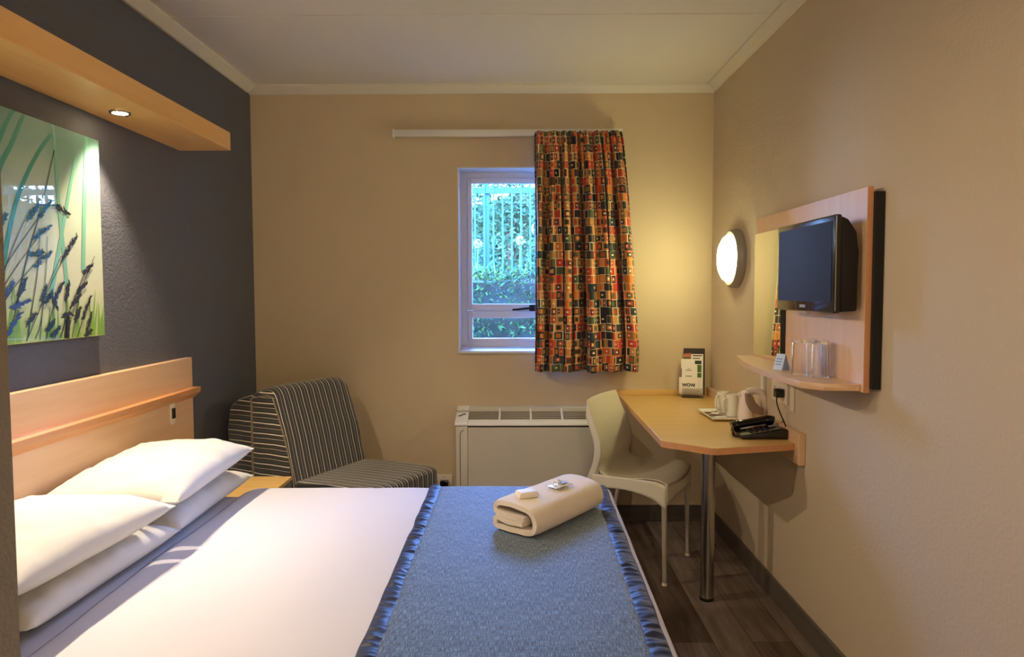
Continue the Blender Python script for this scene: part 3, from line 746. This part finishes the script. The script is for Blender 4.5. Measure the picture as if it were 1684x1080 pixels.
# ------------------------------------------------------------------ fan coil unit
hx0, hx1 = -.334, .50
fc = thing('fan_coil_heater', 'low cream wall heater and air conditioner with a slatted top, under the window', 'heater', ((hx0+hx1)/2, 3.92, 0))
endp = [(4.022, .15), (3.825, .15), (3.815, .20), (3.815, .590), (3.822, .606), (3.835, .617), (4.022, .676)]
for s, (a, b_) in enumerate(((hx0, hx0+.066), (hx1-.066, hx1))):
    ep = obj('end_panel', prof_block([(4.022, .15), (3.826, .15), (3.816, .20), (3.816, .585), (4.022, .585)][::-1], 0, 1, 0) if False else prism(BM(), [(4.022, .15), (3.826, .15), (3.816, .20), (3.816, .598), (4.022, .598)], 'X', a, b_, .006), ACB, fc)
    gx = (a+b_)/2-.005
    obj('groove', tube(BM(), [(gx+.018, 3.8165, .577), (gx+.004, 3.8165, .57), (gx-.003, 3.8165, .55), (gx-.003, 3.8165, .22)], .002, 6), ACD, ep)
    cap = obj('end_cap', prism(BM(), [(4.022, .598), (3.818, .598), (3.814, .606), (3.824, .619), (4.022, .682)], 'X', a-.006, b_, .006), ACW, fc)
    if s == 0:
        nrm = Vector((0, -.063, .198)).normalized()
        M = Matrix.Translation((0, 0, 0))
        tx = text_mesh('control_mark', 'NOW', .026, INK, cap, Matrix.Identity(4))
        ang = math.atan2(.063, .198)
        tx.data.transform(Matrix.Translation(Vector((a+.031, 3.945, .6585))-origin(cap)) @ Matrix.Rotation(ang, 4, 'X') @ Matrix.Scale(1.5, 4, (0, 1, 0)))
        bm = BM(); tube(bm, [(a+.012, 3.885, .6425), (a+.025, 3.892, .645), (a+.036, 3.905, .649), (a+.050, 3.910, .6505)], .003, 6); obj('control_mark', bm, INK, cap)
obj('front_panel', box(BM(), hx0+.067, hx1-.067, 3.818, 3.835, .155, .590, .003, 1), ACB, fc)
obj('body', box(BM(), hx0+.06, hx1-.06, 3.836, 4.02, .15, .585), ACB, fc)
obj('front_gap_strip', box(BM(), hx0+.067, hx1-.067, 3.828, 3.84, .588, .602), ACD, fc)
gr = obj('outlet_grille', prism(BM(), [(3.846, .596), (3.846, .606), (4.00, .655), (4.00, .60)], 'X', hx0+.066, hx1-.066), ACD, fc)
obj('grille_rim', prism(BM(), [(3.815, .600), (3.815, .606), (3.822, .617), (3.852, .629), (3.852, .605)], 'X', hx0+.066, hx1-.066, .002), ACW, fc)
obj('grille_rim', prism(BM(), [(3.985, .64), (3.985, .671), (4.022, .682), (4.022, .64)], 'X', hx0+.066, hx1-.066, .002), ACB, fc)
for k in range(1, 4):
    x = hx0+.066+k*(hx1-hx0-.132)/4
    obj('divider', prism(BM(), [(3.85, .606), (3.85, .627), (3.988, .671), (3.988, .64)], 'X', x-.005, x+.005, .001), ACW, fc)
for k in range(7):
    y = 3.862+k*.0185; z = .6185+(y-3.85)*.315
    obj('slat', prism(BM(), [(y, z-.0055), (y+.002, z-.0055), (y+.003, z-.002), (y+.001, z-.002)], 'X', hx0+.067, hx1-.067), ALU, gr)
for x in (hx0+.03, hx1-.03): obj('foot', box(BM(), x-.03, x+.03, 3.84, 4.01, 0, .15), BLACKM, fc)

# sockets
def socket(name, label, cx, cz, yw, face):
    pass
so = thing('wall_socket', 'white double socket plate on the back wall between armchair and heater', 'socket', (-.435, D, .17))
pl = obj('socket_plate', box(BM(), -.50, -.372, D-.010, D, .175, .275, .003), CREAMP, so)
obj('switch_rocker', box(BM(), -.478, -.462, D-.014, D-.009, .235, .258, .001), PVC, so)
bm = BM(); box(bm, -.486, -.452, D-.013, D-.009, .19, .262, .001); obj('socket_insert', bm, PVC, so)
for dx, dz in ((-.469, .225), (-.476, .208), (-.462, .208)): obj('pin_hole', lathe(BM(), [(.004, -.0135), (.004, -.012)], (dx, D, dz), 'Y', 10), BLACKM, so)
obj('screw', lathe(BM(), [(.003, -.012), (.003, -.010)], (-.42, D, .263), 'Y', 10), INK, so)
pg = thing('power_plug', 'black plug with cable in the back wall socket', 'plug', (-.415, D-.03, .19))
bm = BM(); prism(bm, [(-.441, .248), (-.393, .248), (-.393, .215), (-.404, .195), (-.412, .187), (-.422, .187), (-.430, .195), (-.441, .215)], 'Y', D-.045, D-.011, .005); obj('plug_body', bm, BLACKP, pg)
obj('cable', tube(BM(), smoothpath([Vector(p) for p in ((-.417, D-.028, .188), (-.417, D-.03, .14), (-.41, D-.035, .06), (-.39, D-.03, .008), (-.34, D-.03, .006))]), .0035, 8), BLACKP, pg)

# ------------------------------------------------------------------ desk
ZD = .74
dk = thing('corner_desk', 'angular corner desk with a wood top on a single round steel leg', 'desk', (.85, 3.35, 0))
dpts = [(.593, D-.003), (.584, 2.785), (.60, 2.768), (.745, 2.648), (.765, 2.642), (1.096, 2.728), (1.096, D-.003)]
bm = BM(); prism(bm, dpts[::-1], 'Z', ZD-.003, ZD, .0008, seg=1); obj('desk_top', bm, MAPLE_X, dk)
bm = BM(); prism(bm, dpts[::-1], 'Z', ZD-.027, ZD-.003); obj('desk_edge', bm, ORANGE_EDGE, dk)
obj('upstand', box(BM(), 1.096, XR-.001, 2.69, D-.003, .66, .785, .002, 1), MAPLE_Y, dk)
obj('upstand', box(BM(), .583, 1.096, D-.022, D-.001, ZD, .772, .002, 1), MAPLE_X, dk)
lg = obj('leg', lathe(BM(), [(.0295, .012), (.0295, ZD-.03)], (.827, 2.98, 0), n=32), CHROME, dk)
obj('leg_foot', lathe(BM(), [(.030, 0), (.031, .004), (.031, .012), (.0295, .013)], (.827, 2.98, 0), n=32), BLACKM, lg)
obj('leg_flange', lathe(BM(), [(.045, ZD-.032), (.045, ZD-.027)], (.827, 2.98, 0), n=32), CHROME, lg)

# ------------------------------------------------------------------ white plastic chair
ch = thing('plastic_chair', 'ivory moulded plastic chair with a curved back, pulled up to the desk', 'chair', (.566, 3.414, 0), -math.radians(28))
# shell cross profile (x,z) from back top to seat front, swept in y with curvature
cp = [(-.150, .824), (-.123, .75), (-.093, .68), (-.072, .62), (-.068, .56), (-.082, .510), (-.068, .484), (-.01, .472), (.06, .476), (.14, .484), (.20, .483), (.24, .466)]
cps = smoothpath([Vector((p[0], 0, p[1])) for p in cp], 4); NCP = len(cps)-1
HW = .214
def shell(u, v):
    k = v*NCP; i = min(int(k), NCP-1); p = cps[i].lerp(cps[i+1], k-i); w_ = -1+2*u
    isback = max(0, min(1, (p.z-.488)/.11))
    wid = HW*(1-.10*isback*max(0, (p.z-.55)/.3))
    wid *= (1+.04*math.sin(PI*max(0, min(1, (p.z-.5)/.3))))
    y = w_*wid
    dip = (1-isback)*(-.016*(1-w_*w_))*min(1, max(0, (.22-p.x)/.08))
    x = p.x+isback*(-.020*(1-w_*w_))
    if isback == 0: x += (.025*(1-w_*w_))*max(0, p.x-.1)/.14
    z = p.z+dip
    return Vector((x, y, z))
obj('seat_shell', grid(BM(), shell, 26, 64), CHAIRP, ch, world=False, smooth=80, mods=[('SOLIDIFY', {'thickness': .006, 'offset': -1}), SUB(1)])
# skirts: side rims with arched lower edge, running up the back edge
for s in (-1, 1):
    def rim(u, v):
        x0 = -.125; x = x0+u*(.24-x0); i = min(range(len(cps)), key=lambda q: abs(cps[q].x-x)+(1 if cps[q].z > .50 else 0))
        zt = .480 if x < .19 else .480-.014*((x-.19)/.05)
        arch = .055+.045*abs((x-.02)/.2)**2.2
        return Vector((x, s*(HW+.002+.006*v), zt-.004-v*arch))
    obj('side_rim', grid(BM(), rim, 30, 6), CHAIRP, ch, world=False, smooth=80, mods=[('SOLIDIFY', {'thickness': .006, 'offset': 0})])
    bp = [(-.150, .824), (-.123, .75), (-.093, .68), (-.074, .62), (-.076, .55), (-.100, .48), (-.135, .39)]
    sm_ = smoothpath([Vector((p[0], 0, p[1])) for p in bp], 4)
    def bedge(u, v):
        k = u*(len(sm_)-1); i = min(int(k), len(sm_)-2); p = sm_[i].lerp(sm_[i+1], k-i)
        isb = max(0, (p.z-.55)/.3); wid = HW*(1-.10*isb)*(1+.04*math.sin(PI*max(0, min(1, (p.z-.5)/.3))))
        return Vector((p.x-.034*v*min(1, u*5+.1), s*(wid+.001), p.z-.004*v))
    obj('back_rim', grid(BM(), bedge, 40, 4), CHAIRP, ch, world=False, smooth=80, mods=[('SOLIDIFY', {'thickness': .006, 'offset': 0})])
def frim(u, v):
    w_ = -1+2*u; return Vector((.238+.024*(1-w_*w_)+.004*v, w_*(HW+.004), .468-.014*(1-w_*w_)-v*(.05+.045*abs(w_)**2.2)))
obj('front_rim', grid(BM(), frim, 26, 5), CHAIRP, ch, world=False, smooth=80, mods=[('SOLIDIFY', {'thickness': .006, 'offset': 0})])
LEGM = plain('chair_leg_alu', 'c9c4b6', .35, metal=.4)
for sx, sy in ((1, -1), (1, 1), (-1, -1), (-1, 1)):
    if sx > 0: pts = [(.222, sy*.200, .43), (.226, sy*.202, .38), (.232, sy*.206, .0)]
    else: pts = [(-.10, sy*.198, .45), (-.12, sy*.20, .38), (-.195, sy*.208, .0)]
    lg = obj('leg', tube(BM(), pts, [.012, .0125, .0095], 14), LEGM, ch, world=False)
    x, y, z = pts[-1]; obj('foot_cap', lathe(BM(), [(.0125, 0), (.0125, .008), (.0105, .012)], (x, y, 0), n=14), CREAMP, lg, world=False)

# ------------------------------------------------------------------ wall panel with mirror, shelf, television
wp = thing('mirror_panel', 'pale wood wall panel with mirror, shelf and black back edge on the right wall', 'wall panel', (1.09, 2.65, 1.03))
obj('backing_board', box(BM(), 1.094, XR-.001, 2.145, 3.16, 1.035, 1.640, .001, 1), BLACKM, wp)
bm = BM(); box(bm, 1.076, 1.094, 2.162, 3.155, 1.022, 1.657, .001, 1)
pb = obj('panel_board', bm, MAPLE_Z, wp)
obj('edge_banding', box(BM(), 1.0765, 1.0945, 2.1595, 2.162, 1.0215, 1.6572), ORANGE_EDGE, pb)
obj('mirror_border', box(BM(), 1.0735, 1.076, 2.79, 2.85, 1.055, 1.588), BLACKM, wp)
obj('mirror_glass', box(BM(), 1.072, 1.076, 2.838, 3.153, 1.055, 1.590, .0006, 1), MIRROR, wp)
sh = [(1.075, 3.10), (1.0, 3.145), (.985, 3.13)]
n = 14
arc = [(.985-.075*math.sin(PI*(i/n)**.85*.93)**.85 if i else .985, 3.11+(2.225-3.11)*i/n) for i in range(n+1)]
arc = [(1.075, 3.165), (1.0, 3.165)]+[(1.0-.085*math.sin(PI*.5*min(1, t*1.5))-(0 if t < .67 else 0), 3.165-t*(3.165-2.25)) for t in [i/12 for i in range(1, 13)]]+[(.965, 2.185), (1.075, 2.175)]
bm = BM(); prism(bm, arc, 'Z', 1.025, 1.047, .002, seg=1); obj('shelf', bm, MAPLE_Y, wp)
tv = thing('television', 'black flat television with a glossy frame, mounted on the wood panel', 'television', (1.03, 2.41, 1.27))
def tvf(y0, y1, z0, z1, x0, x1, b): return box(BM(), x0, x1, y0, y1, z0, z1, b, 3)
bm = BM(); box(bm, .985, 1.008, 2.175, 2.648, 1.268, 1.575, .006, 3); obj('bezel', bm, BLACKP, tv)
bm = BM(); prism(bm, [(1.008, 1.272), (1.008, 1.570), (1.03, 1.560), (1.056, 1.52), (1.062, 1.46), (1.062, 1.275)], 'Y', 2.18, 2.643, .006, seg=3); obj('rear_housing', bm, BLACKM, tv)
obj('screen', box(BM(), .9835, .986, 2.192, 2.628, 1.303, 1.556), SCREEN, tv)
obj('silver_edge', box(BM(), .988, .991, 2.1735, 2.1755, 1.275, 1.570), CHROME, tv)
M = Matrix(((0, 0, -1, .9846), (-1, 0, 0, 2.41), (0, 1, 0, 1.286), (0, 0, 0, 1)))
lo = text_mesh('maker_logo', 'SANSUI', .0145, plain('logo_silver', 'd8dcf0', .3), tv, M); lo.data.transform(Matrix.Translation(-origin(tv)))
obj('wall_bracket', box(BM(), 1.062, 1.0755, 2.33, 2.49, 1.36, 1.48), BLACKM, tv)

# glasses and card on the shelf
g0 = thing('drinking_glass', 'clear upturned glass tumbler on the wall shelf, nearest the small blue card', 'glass', (.985, 2.425, 1.0475), 0, 'glass tumblers on the shelf')
gp = [(.0285, 0), (.0287, .004), (.0262, .118), (.0245, .124), (.0005, .124), (.0005, .113), (.0225, .112), (.0242, .108), (.0272, .002)]
obj('tumbler', lathe(BM(), gp[:5]+gp[5:], (0, 0, 0), n=40), GLASS, g0, world=False, smooth=50)
dup(g0, (1.04, 2.43, 1.0475), 0, 'clear upturned glass tumbler on the wall shelf, middle one against the panel')
dup(g0, (1.03, 2.365, 1.0475), 0, 'clear upturned glass tumbler on the wall shelf, farthest from the small blue card')
cd = thing('tent_card', 'small pale blue folded card on the shelf beside the mirror', 'card', (.985, 2.59, 1.0475), -1.05)
bm = BM(); prism(bm, [(-.022, 0), (-.0205, 0), (.001, .055), (.022, 0), (.0235, 0), (.0015, .058), (-.0005, .058)], 'X', -.02, .02); obj('card_fold', bm, BLUEC, cd, world=False)
bm = BM()
for z in (.018, .028, .038): prism(bm, [(-.022+z*.365-.0009, z), (-.022+z*.365-.0002, z), (-.022+z*.365+.0012, z+.003), (-.022+z*.365+.0002, z+.003)], 'X', -.014, .010)
obj('printed_lines', bm, plain('blue_print', '5f86c4', .5), cd, world=False)

# wall lamp
wl = thing('wall_lamp', 'round bulkhead wall lamp with a glowing opal glass and grey rim', 'wall lamp', (XR, 3.565, 1.503))
obj('rim', lathe(BM(), [(.148, 0), (.150, -.012), (.146, -.034), (.136, -.044), (.120, -.044), (.118, -.03)], (XR, 3.565, 1.503), 'X', 56), GREYR, wl, smooth=40)
obj('opal_glass', lathe(BM(), [(.122, -.036), (.120, -.050), (.108, -.066), (.085, -.079), (.055, -.087), (.025, -.090), (.002, -.0905)], (XR, 3.565, 1.503), 'X', 56), LAMPG, wl, smooth=60)

# ------------------------------------------------------------------ things on the desk
bh = thing('leaflet_holder', 'clear acrylic leaflet holder in the back corner of the desk', 'leaflet holder', (1.0, 3.94, ZD), -.22)
def lean(bm, ang):   # tilt backwards about x
    bmesh.ops.rotate(bm, verts=bm.verts, cent=(0, 0, 0), matrix=Matrix.Rotation(ang, 3, 'X')); return bm
bm = BM(); box(bm, -.058, .058, -.045, .045, 0, .003, .001, 1); obj('holder_base', bm, ACRYL, bh, world=False)
bm = BM(); box(bm, -.058, .058, -.002, .0, 0, .20); bmesh.ops.rotate(bm, verts=bm.verts, cent=(0,0,0), matrix=Matrix.Rotation(-.13, 3, 'X')); bmesh.ops.translate(bm, verts=bm.verts, vec=(0, .035, .004)); obj('back_plate', bm, ACRYL, bh, world=False)
bm = BM(); box(bm, -.058, .058, -.002, .0, 0, .05); bmesh.ops.rotate(bm, verts=bm.verts, cent=(0,0,0), matrix=Matrix.Rotation(-.13, 3, 'X')); bmesh.ops.translate(bm, verts=bm.verts, vec=(0, -.030, .004)); obj('front_plate', bm, ACRYL, bh, world=False)
def leaflet_thing(name, label, cat, ox, oy, z0, w_, h_, mat, deco):
    c, s = math.cos(-.22), math.sin(-.22)
    t = thing(name, label, cat, (1.0+ox*c-oy*s, 3.94+ox*s+oy*c, ZD+z0), -.22)
    bm = BM(); box(bm, -w_/2, w_/2, -.002, 0, 0, h_); lean(bm, -.13); obj('cover', bm, mat, t, world=False)
    for nm, x0, x1, za, zb, mt in deco:
        bm = BM(); box(bm, x0, x1, -.0026, -.0019, za, zb); lean(bm, -.13); obj(nm, bm, mt, t, world=False)
    return t
def put_text(t, s, size, x, z, mat, sy=1):
    M = Matrix.Rotation(-.13, 4, 'X') @ Matrix.Translation((x, -.0029, z)) @ Matrix.Rotation(PI/2, 4, 'X') @ Matrix.Scale(sy, 4, (0, 1, 0))
    return text_mesh('lettering', s, size, mat, t, M, .0002)
leaflet_thing('brochure', 'tall brochure with a black top band, at the back of the leaflet holder', 'brochure', .008, .028, .008, .118, .265, PAPER,
    [('dark_band', -.059, .059, .232, .265, PRINTK), ('dark_spine', .050, .059, 0, .232, PRINTK), ('picture_patch', -.059, -.016, .20, .238, PRINTO), ('green_patch', -.059, -.022, .196, .214, PRINTG), ('title_line', -.008, .044, .220, .226, INK), ('title_line', -.008, .032, .205, .210, INK)])
leaflet_thing('brochure', 'white brochure with green squares along its right side, in the leaflet holder', 'brochure', -.004, .014, .008, .122, .205, PAPER,
    [('dark_patch', .016, .052, .176, .196, plain('dark_green_print', '2c3a22', .5)), ('green_patch', .028, .052, .130, .172, PRINTG), ('green_patch', .028, .052, .02, .126, PRINTG), ('dark_spots', -.060, -.055, .08, .15, INK)])
t = leaflet_thing('info_card', 'cream card with small centred text in the middle of the leaflet holder', 'card', -.018, .002, .03, .086, .145, PAPER,
    [('text_line', -.022, .012, .118, .121, INK), ('text_line', -.01, .002, .128, .130, INK), ('text_line', -.022, .012, .084, .089, plain('grey_text', '8a8474', .6))])
t = leaflet_thing('wow_card', 'wide white card lettered WOW at the front of the leaflet holder', 'card', -.012, -.012, .018, .128, .093, PAPER, [('side_line', .050, .0505, .02, .08, INK), ('dark_line', -.052, .045, .014, .017, INK)])
t = leaflet_thing('wow_card', 'small white card lettered WOW in front of the wider one', 'card', -.022, -.020, .028, .096, .075, PAPER, [('green_corner', .028, .034, .033, .05, PRINTG)])
put_text(t, 'WOW', .0235, -.002, .040, INK, 1.05)

tr = thing('tray', 'square white ceramic tray on the desk', 'tray', (.985, 3.315, ZD))
def trayf(u, v):
    x = -.088+.176*u; y = -.135+.27*v; d = max(abs(u-.5), abs(v-.5))*2
    return Vector((.985+x, 3.315+y, ZD+.004+max(0, (d-.86)/.14)**1.5*.011))
obj('dish', grid(BM(), trayf, 30, 30), TILEP, tr, smooth=60, mods=[('SOLIDIFY', {'thickness': .004, 'offset': 1})])
mg = thing('mug', 'tall cream mug on the tray, farther from the kettle', 'mug', (1.003, 3.375, ZD+.0085), math.radians(215), 'mugs on the tray')
mp = [(.024, 0), (.0275, .004), (.029, .05), (.030, .102), (.0285, .103), (.027, .098), (.0262, .05), (.024, .008), (.001, .006)]
obj('cup', lathe(BM(), mp, n=40), TILEP, mg, world=False, smooth=50)
obj('handle', tube(BM(), smoothpath([Vector(p) for p in ((.027, 0, .082), (.044, 0, .084), (.053, 0, .068), (.052, 0, .042), (.042, 0, .024), (.026, 0, .022))]), .005, 10), TILEP, mg, world=False)
dup(mg, (1.022, 3.285, ZD+.0085), math.radians(200), 'tall cream mug on the tray, right beside the kettle')
for (x, y, rz, c, lab, z) in ((.935, 3.36, .3, BROWNP, 'brown coffee sachet lying on the tray, left of the mugs', .0095), (.945, 3.29, -.5, BROWNP, 'brown sachet on the tray nearest the front edge', .0095), (.955, 3.325, .9, PAPER, 'white sugar sachet on top of the brown ones on the tray', .0145), (.955, 3.245, .2, PAPER, 'white sachet lying on the tray in front of the mugs', .0095)):
    s_ = thing('sachet', lab, 'sachet', (x, y, ZD+z), rz, 'sachets on the tray')
    bm = grid(BM(), lambda u, v: Vector(((u-.5)*.055, (v-.5)*.036, .0025+.0055*math.sin(PI*u)*math.sin(PI*v)+.001*noise.noise(Vector((u*8, v*8, x*9))))), 12, 10)
    obj('packet', bm, c, s_, world=False, mods=[('SOLIDIFY', {'thickness': .001})])
    bm = BM(); box(bm, -.012, .012, -.006, .006, .0079, .0086); obj('label_patch', bm, PAPER if c is BROWNP else BROWNP, s_, world=False)

kt = thing('kettle', 'small pinkish white electric kettle with a loop handle on the desk', 'kettle', (1.052, 3.14, ZD), math.radians(-4))
obj('base_plate', lathe(BM(), [(.048, 0), (.050, .004), (.049, .012), (.044, .016)], n=40), KET, kt, world=False)
kb = obj('body', lathe(BM(), [(.044, .017), (.046, .022), (.0445, .05), (.040, .085), (.036, .115), (.033, .137), (.028, .146), (.015, .150), (.001, .151)], (-.014, 0, 0), n=44, sc=(.80, .92)), KET, kt, world=False, smooth=50)
bm = BM(); prism(bm, [(-.036, .137), (-.052, .141), (-.048, .128), (-.040, .110)], 'Y', -.013, .013, .004); obj('spout', bm, KET, kt, world=False)
bm = BM(); prism(bm, [(-.028, .142), (-.024, .10), (-.010, .070), (.018, .050), (.056, .046), (.056, .074), (.030, .082), (.012, .100), (.002, .124), (-.002, .142)], 'Y', -.043, -.010, .006, seg=3)
obj('water_window', bm, KETT, kt, world=False, smooth=50)
hp = smoothpath([Vector(p) for p in ((-.016, -.012, .146), (.015, -.012, .151), (.042, -.012, .146), (.058, -.012, .125), (.064, -.012, .085), (.066, -.012, .045), (.060, -.012, .022), (.03, -.012, .016))])
obj('handle', tube(BM(), hp, [.0105]*len(hp), 14, flat=1.5), KET, kt, world=False, smooth=60)
bm = BM(); box(bm, .040, .052, -.006, .006, .148, .156, .002); obj('switch', bm, KETT, kt, world=False)

ph = thing('desk_telephone', 'black corded telephone on the near edge of the desk by the wall', 'telephone', (1.0, 2.86, ZD), 0)
bm = BM(); prism(bm, [(-.092, .003), (-.092, .018), (.080, .046), (.094, .040), (.094, .003)], 'Y', -.07, .085, .006, seg=3)
pbo = obj('base', bm, BLACKP, ph, world=False)
bm = BM()
for i in range(4):
    for j in range(3):
        x = -.045+i*.021; y = -.045+j*.02; z = .018+(x+.092)*.163+.001
        box(bm, x-.007, x+.007, y-.006, y+.006, z-.002, z+.003, .0015, 1)
obj('keypad', bm, plain('key_grey', '1c1c20', .35), pbo, world=False)
x = .058; bm = BM(); prism(bm, [(.04, .041), (.076, .0466), (.076, .0476), (.04, .042)], 'Y', -.01, .012); obj('number_label', bm, plain('phone_label', '8d8f94', .5), pbo, world=False)
hs = smoothpath([Vector(p) for p in ((-.096, .05, .032), (-.080, .05, .038), (-.04, .05, .046), (.01, .05, .054), (.055, .05, .062), (.074, .05, .058))])
bm = BM(); tube(bm, hs, [.0205+.003*abs(2*i/(len(hs)-1)-1)**2 for i in range(len(hs))], 16, flat=.8)
ell(bm, (-.074, .05, .040), (.024, .024, .019), 18); ell(bm, (.052, .05, .060), (.026, .024, .019), 18)
hso = obj('handset', bm, BLACKP, ph, world=False, smooth=60)
cs = []
for i in range(90):
    t = i/89; a = t*2*PI*15; p = Vector((-.096, .04, .03)).lerp(Vector((-.096, -.05, .012)), t)+Vector((-.008*math.sin(PI*t), 0, -.014*math.sin(PI*t)))
    cs.append(p+Vector((.004*math.cos(a), 0, .004*math.sin(a))))
obj('coiled_cord', tube(BM(), cs, .0013, 5), BLACKP, ph, world=False)

ws = thing('wall_socket', 'white double socket plate on the right wall under the shelf', 'socket', (XR, 2.95, .87))
obj('socket_plate', box(BM(), XR-.009, XR, 2.865, 3.04, .868, .958, .003), CREAMP, ws)
for y in (3.0, 2.91):
    for dy, dz in ((0, .012), (-.009, -.006), (.009, -.006)): obj('pin_hole', lathe(BM(), [(.0035, -.0105), (.0035, -.008)], (XR, y+dy, .915+dz), 'X', 10), BLACKM, ws)
obj('switch_rocker', box(BM(), XR-.012, XR-.008, 2.95, 2.962, .925, .945, .001), PVC, ws)
pp = thing('power_plug', 'black plug with thin black cable in the right wall socket', 'plug', (XR-.03, 2.905, .90))
obj('plug_body', box(BM(), XR-.045, XR-.0095, 2.885, 2.925, .895, .932, .005), BLACKP, pp)
obj('cable', tube(BM(), smoothpath([Vector(p) for p in ((XR-.035, 2.905, .896), (XR-.036, 2.90, .87), (XR-.03, 2.875, .83), (XR-.022, 2.84, .79), (XR-.033, 2.825, .77), (XR-.045, 2.83, .746), (1.085, 2.86, .744))]), .0028, 8), BLACKP, pp)
tag(obj('blank_plate', box(BM(), XR-.008, XR+.001, 2.80, 2.835, .85, .955, .002), CREAMP), 'narrow blank white cover plate beside the right wall socket', 'cover plate')
tag(obj('cable_trunking', box(BM(), XR-.016, XR, 3.125, 3.155, .787, 1.02, .003), PVC), 'white vertical cable trunking on the right wall behind the kettle', 'cable trunking')

# unseen entrance light behind the camera, hung as a globe to add fill
en = thing('entrance_fill_lamp', 'unseen entrance light behind the viewer, shaped as a hanging opal globe for fill light', 'pendant lamp', (.3, -.45, 2.02))
obj('ceiling_rose', lathe(BM(), [(.05, ZC-.02), (.045, ZC)], (.3, -.45, 0), n=32), GREYR, en)
obj('cable', tube(BM(), [(.3, -.45, ZC-.02), (.3, -.45, 2.24)], .004, 8), BLACKP, en)
obj('lamp_holder', lathe(BM(), [(.035, 2.21), (.03, 2.25), (.01, 2.26)], (.3, -.45, 0), n=24), GREYR, en)
obj('opal_globe', ell(BM(), (.3, -.45, 2.12), (.1, .1, .1), 32), emis('entrance_fill_glass', 'ffe3c0', 40), en, smooth=60)

# ------------------------------------------------------------------ light, world, camera
W = bpy.data.worlds.new('sky'); S.world = W; W.use_nodes = True; nt = W.node_tree
bg = nt.nodes['Background']
tc = N(nt, 'ShaderNodeTexCoord'); sx = N(nt, 'ShaderNodeSeparateXYZ'); Lk(nt, tc.outputs['Generated'], sx.inputs[0])
col = ramp(nt, sx.outputs[2], [(0, lin('a8ccff')), (.35, lin('78a6ff')), (1, lin('4c80ff'))]); Lk(nt, col, bg.inputs['Color'])
bg.inputs['Strength'].default_value = 25.0
po = bpy.data.lights.new('window_portal', 'AREA'); po.shape = 'RECTANGLE'; po.size = WX1-WX0; po.size_y = WZ1-WZ0; po.cycles.is_portal = True
pob = bpy.data.objects.new('window_portal', po); C.objects.link(pob); pob.location = ((WX0+WX1)/2, 4.255, (WZ0+WZ1)/2); pob.rotation_euler = (-PI/2, 0, 0)
su = bpy.data.lights.new('sun', 'SUN'); su.energy = 4; su.color = (1, .95, .82); su.angle = math.radians(1.5)
suo = bpy.data.objects.new('sun', su); C.objects.link(suo); suo.rotation_euler = Vector((.25, 1, -math.tan(math.radians(27)))).normalized().to_track_quat('-Z', 'Y').to_euler()

cam = bpy.data.cameras.new('camera'); co = bpy.data.objects.new('camera', cam); C.objects.link(co); S.camera = co
PITCH, YAW, ROLL = .0532, -.0055, -.0029
fw = Vector((math.sin(YAW)*math.cos(PITCH), math.cos(YAW)*math.cos(PITCH), -math.sin(PITCH)))
rt = Vector((math.cos(YAW), -math.sin(YAW), 0)); up = rt.cross(fw)
R_ = rt*math.cos(ROLL)+up*math.sin(ROLL); U_ = up*math.cos(ROLL)-rt*math.sin(ROLL)
co.matrix_world = Matrix(((R_.x, U_.x, -fw.x, 0), (R_.y, U_.y, -fw.y, 0), (R_.z, U_.z, -fw.z, 1.34), (0, 0, 0, 1)))
cam.sensor_fit = 'HORIZONTAL'; cam.sensor_width = 36; cam.lens = 36*1150/1684; cam.clip_start = .02
S.view_settings.view_transform = 'Standard'; S.view_settings.look = 'None'; S.view_settings.gamma = 1; S.view_settings.use_curve_mapping = False
S.view_settings.exposure = 1.45
S.cycles.max_bounces = 12; S.cycles.transparent_max_bounces = 16; S.cycles.sample_clamp_indirect = 6
